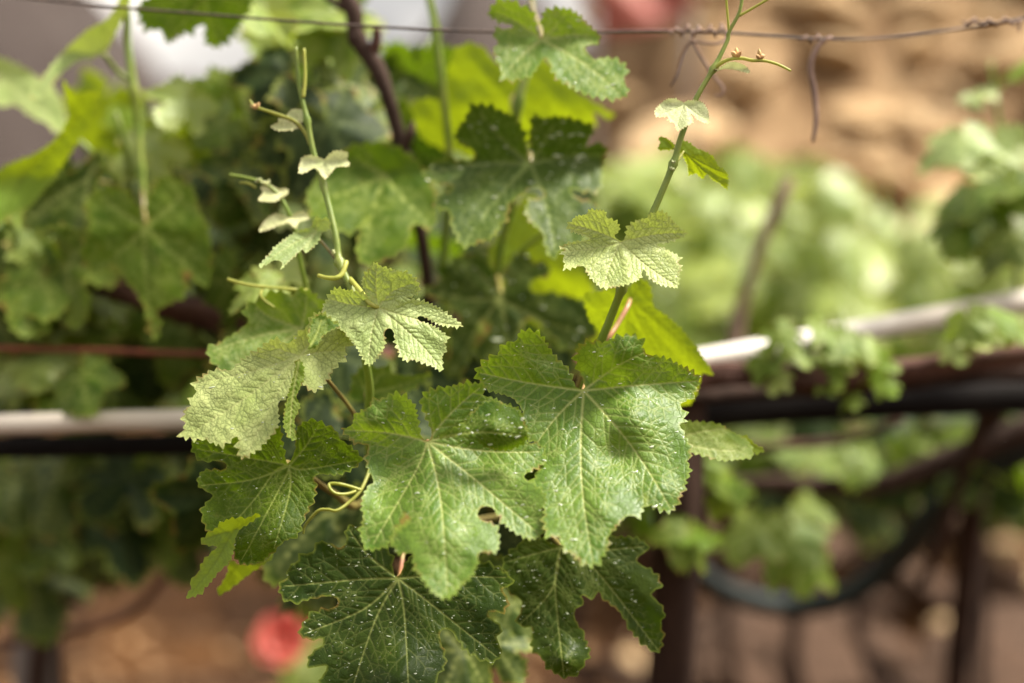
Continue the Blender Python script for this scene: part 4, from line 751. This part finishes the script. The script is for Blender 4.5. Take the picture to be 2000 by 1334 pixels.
# ------------------------------------------------------------------ vine at the left
base = P(70, 700, 2.1); base.z = ground_h(base.x, base.y)
vl = thing('grapevine', base, 'shaded dense grapevine filling the left side behind the sharp leaves', 'grapevine')
tube('trunk', [base, base+Vector((.02, 0, .5)), P(60, 1000, 1.9), P(70, 750, 1.6), P(130, 540, 1.35)], [.03, .024, .02, .02, .016], M['bark'], vl, seg=12, rough=.12)
ptube('shoot', [(232, -30, 1.14), (248, 20, 1.14), (250, 90, 1.15), (262, 180, 1.15), (270, 250, 1.16), (274, 330, 1.16), (284, 430, 1.18), (300, 590, 1.35)], [6, 7, 7, 8, 8, 8, 8, 9], M['stem'], vl, knots=[(3, .5), (5, .4)])
ptube('petiole', [(255, 155, 1.15), (230, 140, 1.14), (205, 108, 1.12)], [6, 5, 5], M['stem'], vl)
ptube('shoot', [(225, 220, 1.2), (238, 260, 1.2), (252, 330, 1.22), (262, 480, 1.3)], [6, 6, 6, 7], M['stem'], vl)
ptube('shoot', [(130, 260, 1.2), (180, 300, 1.2), (240, 390, 1.25), (280, 560, 1.35)], [5, 6, 6, 7], M['stem'], vl)
L = ZB5([(820, 90), (790, 30), (740, -40), (700, -100), (620, -100), (560, -80), (480, 0), (515, 100), (480, 200), (470, 290), (500, 350), (550, 390), (640, 352), (720, 430), (800, 530), (838, 650), (872, 770), (905, 700), (890, 605), (960, 560), (1050, 492), (1060, 420), (1015, 362), (1100, 430), (1180, 452), (1195, 300), (1180, 150), (1120, 20), (1080, -100), (950, -160), (870, -110), (840, 0), (832, 90)])
hero(vl, L, one(ZB5, 826, 122), 1.12, 'mid', [one(ZB5, 872, 740), one(ZB5, 540, 370), one(ZB5, 1170, 420), one(ZB5, 560, -60), one(ZB5, 1060, -90)], label='big dark green leaf hanging flat at the left centre', seed=41, grid=7, tooth=20, toothh=7, smooth=2, depth=dict(gd=-.08, gu=.15, gl=.1, gr=.12), pleat=.15, quilt=.01, wave=.03, petiole=[(280, 400, 1.15), (276, 350, 1.16)])
L = [(-20, 440), (-20, 345), (60, 305), (105, 275), (135, 225), (122, 160), (150, 185), (190, 180), (184, 222), (150, 280), (105, 345), (60, 400), (20, 420)]
hero(vl, L, (40, 350), 1.10, 'blit', [(180, 185), (0, 420), (125, 170)], label='bright yellow green leaf curving up at the left edge', seed=42, grid=6, tooth=16, toothh=5, smooth=2, depth=dict(gd=-.5, gu=-.5, gx=.2), petiole=[(130, 262, 1.2)])
L = [(40, 440), (62, 390), (85, 360), (150, 330), (196, 292), (192, 350), (172, 400), (165, 450), (120, 440), (80, 452)]
hero(vl, L, (170, 350), 1.14, 'dark', [(50, 435), (160, 440), (193, 300)], label='small dark leaf just right of the bright curving one', seed=43, grid=7, tooth=20, toothh=5, smooth=2, depth=dict(gd=-.2), petiole=[(220, 360, 1.2)])
L = ZB4([(745, 50), (790, 155), (870, 160), (908, 230), (960, 200), (1030, 170), (1110, 130), (1115, 220), (1180, 255), (1260, 190), (1320, 100), (1362, 20), (1340, -60), (1200, -120), (1000, -110), (850, -40), (790, 0)])
hero(vl, L, (400, -10), 1.08, 'mid', [one(ZB4, 770, 60), one(ZB4, 910, 215), one(ZB4, 1180, 240), one(ZB4, 1340, 30)], label='green jagged leaf hanging from the top edge against the white sky', seed=44, grid=5.5, tooth=16, toothh=9, smooth=2, depth=dict(gd=.3), pleat=-.1, petiole=[(380, -60, 1.1)])
L = ZB4([(330, 300), (400, 230), (480, 160), (560, 120), (620, 60), (660, -30), (700, -20), (690, 60), (640, 150), (590, 250), (550, 300), (450, 322), (390, 350), (330, 400), (280, 470), (220, 530), (160, 520), (235, 415)])
hero(vl, L, (205, 105), 1.12, 'pale', [one(ZB4, 190, 515), one(ZB4, 680, 0)], label='pale folded leaf at the top left pointing down to the left', seed=45, grid=6, tooth=17, toothh=4, smooth=2, depth=dict(gd=-.6, gu=-.6), petiole=[(225, 135, 1.14)])
L = [(-20, 115), (30, 125), (65, 145), (110, 180), (130, 235), (122, 262), (90, 240), (60, 225), (30, 205), (-20, 200)]
hero(vl, L, (0, 150), 1.3, 'pale', [(120, 240)], label='blurred pale leaf at the upper left edge', seed=46, grid=8, tooth=20, toothh=4, smooth=2, depth=dict(gd=-.5), petiole=[(-40, 140, 1.3)])
L = ZB5([(40, 250), (120, 170), (200, 140), (270, 200), (330, 260), (390, 380), (392, 530), (340, 620), (250, 652), (150, 620), (60, 640), (20, 560), (20, 400)])
hero(vl, L, one(ZB5, 240, 380), 1.22, 'mid', [one(ZB5, 80, 620), one(ZB5, 300, 630), one(ZB5, 200, 160)], label='dark rounded leaf with a lit lower edge at the far left', seed=47, grid=8, tooth=22, toothh=5, smooth=2, depth=dict(gd=-.7, gu=.3), petiole=[(150, 500, 1.3)])

def scatter(parent, n, poly, dlo, dhi, szlo, szhi, mats, seed, kind='near', pet='stem', up=.6, tipdown=.8, avoid=None, cam_bias=.7):
    r_ = random.Random(seed); xs_ = [p[0] for p in poly]; ys_ = [p[1] for p in poly]; k = 0
    while k < n:
        px, py = r_.uniform(min(xs_), max(xs_)), r_.uniform(min(ys_), max(ys_))
        if not inside(np.array([[px, py]]), poly)[0]: continue
        d = r_.uniform(dlo, dhi); pos = P(px, py, d)
        nrm = Vector((r_.gauss(0, .5), -cam_bias+r_.gauss(0, .35), up+r_.gauss(0, .35)))
        tip = Vector((r_.gauss(0, .6), r_.gauss(-.2, .3), -tipdown+r_.gauss(0, .3)))
        gleaf(parent, pos, r_.uniform(szlo, szhi), nrm, tip, r_.choice(mats), kind, r_.randrange(5), pet); k += 1
# near part of the left canopy
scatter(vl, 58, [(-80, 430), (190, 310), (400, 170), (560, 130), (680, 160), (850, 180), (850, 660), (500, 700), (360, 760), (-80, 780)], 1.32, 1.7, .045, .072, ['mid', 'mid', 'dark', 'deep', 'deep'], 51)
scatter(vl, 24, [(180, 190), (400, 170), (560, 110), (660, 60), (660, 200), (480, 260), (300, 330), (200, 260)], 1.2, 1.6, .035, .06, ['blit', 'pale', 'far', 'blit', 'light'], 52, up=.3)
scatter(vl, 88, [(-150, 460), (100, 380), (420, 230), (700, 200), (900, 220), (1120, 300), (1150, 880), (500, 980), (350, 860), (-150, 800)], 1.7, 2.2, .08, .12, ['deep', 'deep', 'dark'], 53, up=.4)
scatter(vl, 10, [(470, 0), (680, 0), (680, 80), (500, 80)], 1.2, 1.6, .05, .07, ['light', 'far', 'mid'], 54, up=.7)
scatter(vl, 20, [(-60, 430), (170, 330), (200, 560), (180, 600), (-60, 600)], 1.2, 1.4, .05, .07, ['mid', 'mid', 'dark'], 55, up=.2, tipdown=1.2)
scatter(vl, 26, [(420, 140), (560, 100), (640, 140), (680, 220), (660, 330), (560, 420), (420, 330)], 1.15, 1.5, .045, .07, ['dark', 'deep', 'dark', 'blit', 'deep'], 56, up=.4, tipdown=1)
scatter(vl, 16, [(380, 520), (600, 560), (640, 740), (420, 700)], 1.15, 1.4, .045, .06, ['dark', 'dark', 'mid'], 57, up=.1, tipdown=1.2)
scatter(vl, 10, [(650, 130), (840, 130), (840, 300), (680, 300)], 1.2, 1.4, .05, .07, ['mid', 'dark'], 58, up=.2, tipdown=1.2)
# small sunlit leaves in the gaps
for px, py, d, s, mt in ((150, 555, 1.3, .03, 'pale'), (215, 600, 1.3, .03, 'far'), (130, 625, 1.28, .028, 'pale'), (75, 640, 1.28, .026, 'far'), (90, 700, 1.25, .045, 'far'), (40, 700, 1.25, .04, 'far'), (150, 770, 1.25, .05, 'mid'), (195, 395, 1.25, .022, 'pale'), (20, 760, 1.4, .03, 'far'), (160, 738, 1.2, .045, 'mid'), (120, 930, 1.45, .07, 'dark'), (250, 930, 1.45, .07, 'deep'), (30, 940, 1.45, .07, 'dark'), (340, 700, 1.5, .02, 'far'), (505, 560, 1.0, .03, 'light'), (540, 540, 1.05, .035, 'far'), (460, 430, 1.3, .03, 'mid'), (590, 410, 1.15, .03, 'pale')):
    gleaf(vl, P(px, py, d), s, (random.gauss(0, .25), -.6, .8), (random.gauss(0, .4), -.3, -.8), mt)

# ------------------------------------------------------------------ vine under the pipes (lower left and behind the middle)
base = P(-150, 900, 2.0); base.z = ground_h(base.x, base.y)
vb = thing('grapevine', base, 'dark forked grapevine below the pipes at the lower left', 'grapevine')
ptube('trunk', [(60, 1900, 2.0), (65, 1500, 1.95), (95, 1210, 1.9), (235, 1110, 1.88)], [22, 20, 22], M['bark'], vb, rough=.12, seg=12)
ptube('branch', [(225, 1125, 1.86), (300, 1075, 1.85), (380, 1010, 1.83), (480, 950, 1.8), (620, 890, 1.75), (800, 850, 1.7)], [26, 26, 22, 20, 18, 16], M['bark'], vb, rough=.12, seg=12)
ptube('branch', [(230, 1115, 1.87), (190, 1060, 1.87), (140, 980, 1.86), (100, 900, 1.85), (60, 860, 1.84)], [22, 18, 17, 16, 15], M['bark'], vb, rough=.12, seg=12)
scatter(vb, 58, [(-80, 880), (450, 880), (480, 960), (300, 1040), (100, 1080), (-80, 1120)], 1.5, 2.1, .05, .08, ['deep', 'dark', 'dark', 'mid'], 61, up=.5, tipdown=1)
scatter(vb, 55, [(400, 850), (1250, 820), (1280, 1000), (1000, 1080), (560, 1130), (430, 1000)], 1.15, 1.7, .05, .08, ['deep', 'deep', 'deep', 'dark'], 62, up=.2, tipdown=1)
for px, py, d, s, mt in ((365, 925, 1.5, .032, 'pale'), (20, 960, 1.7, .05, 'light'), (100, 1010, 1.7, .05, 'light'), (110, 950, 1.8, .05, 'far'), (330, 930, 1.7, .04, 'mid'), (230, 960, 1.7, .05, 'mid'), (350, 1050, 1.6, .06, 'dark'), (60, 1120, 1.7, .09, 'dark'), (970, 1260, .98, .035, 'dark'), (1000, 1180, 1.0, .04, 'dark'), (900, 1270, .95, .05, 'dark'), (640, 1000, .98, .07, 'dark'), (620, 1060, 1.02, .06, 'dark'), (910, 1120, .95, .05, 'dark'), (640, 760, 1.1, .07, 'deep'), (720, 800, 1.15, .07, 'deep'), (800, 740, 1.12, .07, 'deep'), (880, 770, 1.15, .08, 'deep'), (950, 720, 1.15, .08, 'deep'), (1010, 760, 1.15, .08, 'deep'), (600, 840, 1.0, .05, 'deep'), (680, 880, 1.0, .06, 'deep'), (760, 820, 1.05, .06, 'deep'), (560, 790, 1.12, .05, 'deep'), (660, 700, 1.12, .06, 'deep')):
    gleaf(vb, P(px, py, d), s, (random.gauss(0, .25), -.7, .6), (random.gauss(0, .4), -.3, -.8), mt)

# ------------------------------------------------------------------ vine on the right, round the pipes
base = P(1900, 700, 2.3); base.z = ground_h(base.x, base.y)
vr = thing('grapevine', base, 'blurred grapevine at the right edge with leaves draped over the white pipe', 'grapevine')
tube('trunk', [base, base+Vector((-.02, 0, .5)), P(1905, 960, 2.0), P(1960, 740, 1.5)], [.018, .016, .015, .014], M['bark'], vr, seg=12, rough=.14)
ptube('branch', [(1340, 960, 1.9), (1500, 945, 1.85), (1700, 950, 1.8), (1850, 900, 1.75), (2100, 800, 1.7)], [16, 18, 22, 26, 26], M['bark'], vr, rough=.15, seg=12)
ptube('branch', [(1330, 890, 1.6), (1500, 872, 1.6), (1650, 860, 1.6), (1760, 820, 1.55)], [8, 9, 9, 8], M['barkred'], vr, rough=.12, seg=10)
ptube('branch', [(1945, 750, 1.5), (1890, 900, 1.7), (1840, 1040, 1.8), (1800, 1140, 1.85)], [12, 12, 12, 9], M['bark'], vr, rough=.15, seg=10)
ptube('shoot', [(1935, 120, 1.5), (1950, 230, 1.5), (1975, 420, 1.5), (1990, 600, 1.5)], [4, 5, 6, 7], M['stem'], vr)
ptube('shoot', [(1500, 745, 1.33), (1520, 700, 1.3), (1540, 640, 1.3)], [5, 5, 4], M['stem'], vr)
ptube('shoot', [(1690, 735, 1.34), (1660, 680, 1.32), (1640, 600, 1.35)], [5, 5, 4], M['stem'], vr)
spec = [(1525, 650, 1.28, .036, 'mid'), (1490, 700, 1.28, .03, 'mid'), (1520, 740, 1.28, .024, 'far'), (1555, 680, 1.28, .03, 'light'), (1600, 640, 1.3, .036, 'light'), (1645, 660, 1.3, .04, 'light'), (1620, 720, 1.3, .035, 'mid'), (1610, 750, 1.3, .022, 'mid'),
        (1690, 670, 1.3, .03, 'far'), (1710, 710, 1.3, .035, 'blit'), (1730, 755, 1.3, .022, 'blit'), (1665, 780, 1.3, .02, 'mid'), (1890, 625, 1.3, .04, 'light'), (1870, 680, 1.3, .028, 'far'), (1940, 620, 1.3, .04, 'blit'), (1985, 640, 1.3, .03, 'blit'), (1910, 660, 1.3, .03, 'far'),
        (1930, 285, 1.45, .055, 'pale'), (1880, 270, 1.45, .05, 'pale'), (1990, 290, 1.45, .05, 'light'), (1900, 370, 1.5, .06, 'mid'), (1960, 380, 1.5, .07, 'mid'), (1890, 430, 1.5, .055, 'mid'), (1990, 430, 1.5, .06, 'dark'), (1985, 460, 1.45, .05, 'dark'), (1920, 180, 1.5, .025, 'pale'), (1900, 200, 1.5, .02, 'pale'), (1995, 130, 1.5, .03, 'blit'),
        (1480, 1030, 1.5, .055, 'light'), (1540, 1050, 1.52, .055, 'light'), (1570, 1080, 1.55, .05, 'mid'), (1370, 900, 1.4, .03, 'blit'), (1400, 930, 1.4, .034, 'blit'), (1435, 950, 1.4, .03, 'blit'), (1410, 975, 1.4, .03, 'blit'), (1340, 1040, 1.35, .04, 'mid'), (1370, 1050, 1.35, .03, 'blit'),
        (1700, 895, 1.8, .05, 'light'), (1680, 900, 1.8, .045, 'mid'), (1600, 890, 1.9, .05, 'mid'), (1530, 870, 1.9, .045, 'mid'), (1850, 860, 1.9, .05, 'mid'), (1930, 880, 1.9, .06, 'mid'), (1980, 870, 1.9, .06, 'mid'), (1880, 930, 1.9, .05, 'dark'), (1770, 870, 1.9, .04, 'mid'), (1580, 990, 1.7, .04, 'mid')]
for px, py, d, s, mt in spec:
    gleaf(vr, P(px, py, d), s*(.8 if d < 1.35 else 1), (random.gauss(0, .3), -.55+random.gauss(0, .2), .8), (random.gauss(0, .5), -.3, -.8), mt)
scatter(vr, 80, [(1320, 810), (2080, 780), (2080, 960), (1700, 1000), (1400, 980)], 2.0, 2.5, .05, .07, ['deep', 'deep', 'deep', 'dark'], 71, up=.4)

# ------------------------------------------------------------------ vines in the row behind
for k, (px, top, n, pal, label) in enumerate(((1210, 330, 52, 'light', 'pale blurred grapevine behind the tall right shoot'), (1350, 300, 56, 'far', 'blurred grapevine right of the tall shoot, left of the leaning cane'),
        (1490, 330, 56, 'light', 'blurred grapevine behind the bare leaning cane'), (1630, 340, 54, 'far', 'blurred grapevine just right of the bare leaning cane'),
        (1770, 440, 44, 'mid', 'lower blurred grapevine beneath the tan stones on the right'), (1930, 470, 46, 'mid', 'blurred grapevine behind the right edge leaves'))):
    r_ = random.Random(200+k); d0 = r_.uniform(2.7, 3.1); b = P(px, 700, d0); b.z = ground_h(b.x, b.y)-.01
    g = thing('grapevine', b, label, 'grapevine', 'blurred grapevines in the row behind')
    h0 = P(px, 730, d0).z
    tube('trunk', [b+Vector((r_.uniform(-.25, .25), .05, 0)), b+Vector((r_.uniform(-.16, .16), 0, .3)), b+Vector((r_.uniform(-.12, .12), 0, .55)), Vector((b.x, b.y, h0))], [.020, .013, .015, .014], M['bark'], g, seg=8, rough=.12, sub=3)
    for s in range(4):
        x1 = r_.uniform(-.18, .18)
        tube('shoot', [Vector((b.x, b.y, h0)), Vector((b.x+x1*.6, b.y+r_.uniform(-.1, .1), h0+.15)), Vector((b.x+x1, b.y+r_.uniform(-.1, .1), P(px, top+r_.uniform(0, 60), d0).z))], [.006, .005, .003], M['stem'], g, seg=5, sub=3)
    for i in range(n):
        py = r_.uniform(top, 735); xx = px + r_.gauss(0, 55); d = d0 + r_.uniform(-.25, .3)
        gleaf(g, P(xx, py, d), r_.uniform(.045, .075), (r_.gauss(0, .4), -.55+r_.gauss(0, .3), .75), (r_.gauss(0, .6), -.2, -.7), r_.choice([pal, 'far', 'far', 'pale', 'pale', 'mid', 'light']), 'far', r_.randrange(5), 'stem')

# ------------------------------------------------------------------ red flowers
def flower(name, pos, R, label, cat, seed, nrm=(0, -1, .5)):
    r_ = random.Random(seed); t = thing(name, pos, label, cat)
    g = Vector(pos); g.z = ground_h(g.x, g.y)
    tube('stem', [g, g.lerp(Vector(pos), .5)+Vector((.02, 0, 0)), Vector(pos)], [.004, .0035, .003], M['stem'], t, seg=6)
    n0 = Vector(nrm).normalized(); a = n0.orthogonal().normalized(); b = n0.cross(a)
    for ring, (cnt_, rad, tilt) in enumerate(((7, 1.0, .35), (6, .75, .8), (5, .5, 1.2), (4, .3, 1.45))):
        for k in range(cnt_):
            an = 6.283*k/cnt_+ring*.5+r_.uniform(-.15, .15); dr = a*math.cos(an)+b*math.sin(an); side = n0.cross(dr); V = []; F = []
            for i in range(6):
                s = i/5
                for j in range(5):
                    w = (j/4-.5)*math.sin(.35+s*2.3)*R*rad*.95; lift = math.sin(tilt)*s + .25*s*s
                    V.append(dr*(s*R*rad*math.cos(tilt)+.1*R) + side*w + n0*(lift*R*rad*.7 + w*w/R*.6 - .12*R*(s > .9)))
            for i in range(5):
                for j in range(4): F.append((i*5+j, i*5+j+1, (i+1)*5+j+1, (i+1)*5+j))
            link('petal', mesh_from('petal', V, F), M['petal'], t, Vector(pos))
    for k in range(3):
        gleaf(t, Vector(pos)+Vector((r_.uniform(-.04, .04), .02, -.05-.05*k)), .05, (r_.gauss(0, .3), -.4, .8), (r_.gauss(0, 1), 0, -.5), 'dark', 'far', k, None)
    return t
flower('red_flower', P(550, 1252, 2.3), .037, 'blurred red blossom low at the left of the dark beaded leaf', 'flower', 1)
flower('red_flower', P(615, 1192, 2.4), .036, 'red blossom peeping through the notch of the dark beaded leaf', 'flower', 2)
# red cloth sagging on the slope top
r0 = P(1255, -32, 5.6)
V = []; F = []
for i in range(13):
    for j in range(9):
        u_, v_ = i/12, j/8
        V.append(((u_-.5)*.42 + .03*math.sin(v_*6), .04*math.sin(u_*9+v_*3)+.1*v_, -.06*(1-(2*u_-1)**2) + .26*(v_-.5) + .10*(u_-.5)))
for i in range(12):
    for j in range(8): F.append((i*9+j, i*9+j+1, (i+1)*9+j+1, (i+1)*9+j))
o = link('red_awning', mesh_from('red_awning', V, F), M['redcloth'], None, r0)
tag(o, 'blurred red cloth awning at the top of the slope', 'awning')
sm = o.modifiers.new('thickness', 'SOLIDIFY'); sm.thickness = .006
for sx in (-.19, .19):
    q = r0+Vector((sx, .02, -.1)); g = Vector((q.x, q.y, ground_h(q.x, q.y)))
    if g.z < q.z: tube('awning_pole', [g, q], [.015, .015], M['post'], o, seg=8)
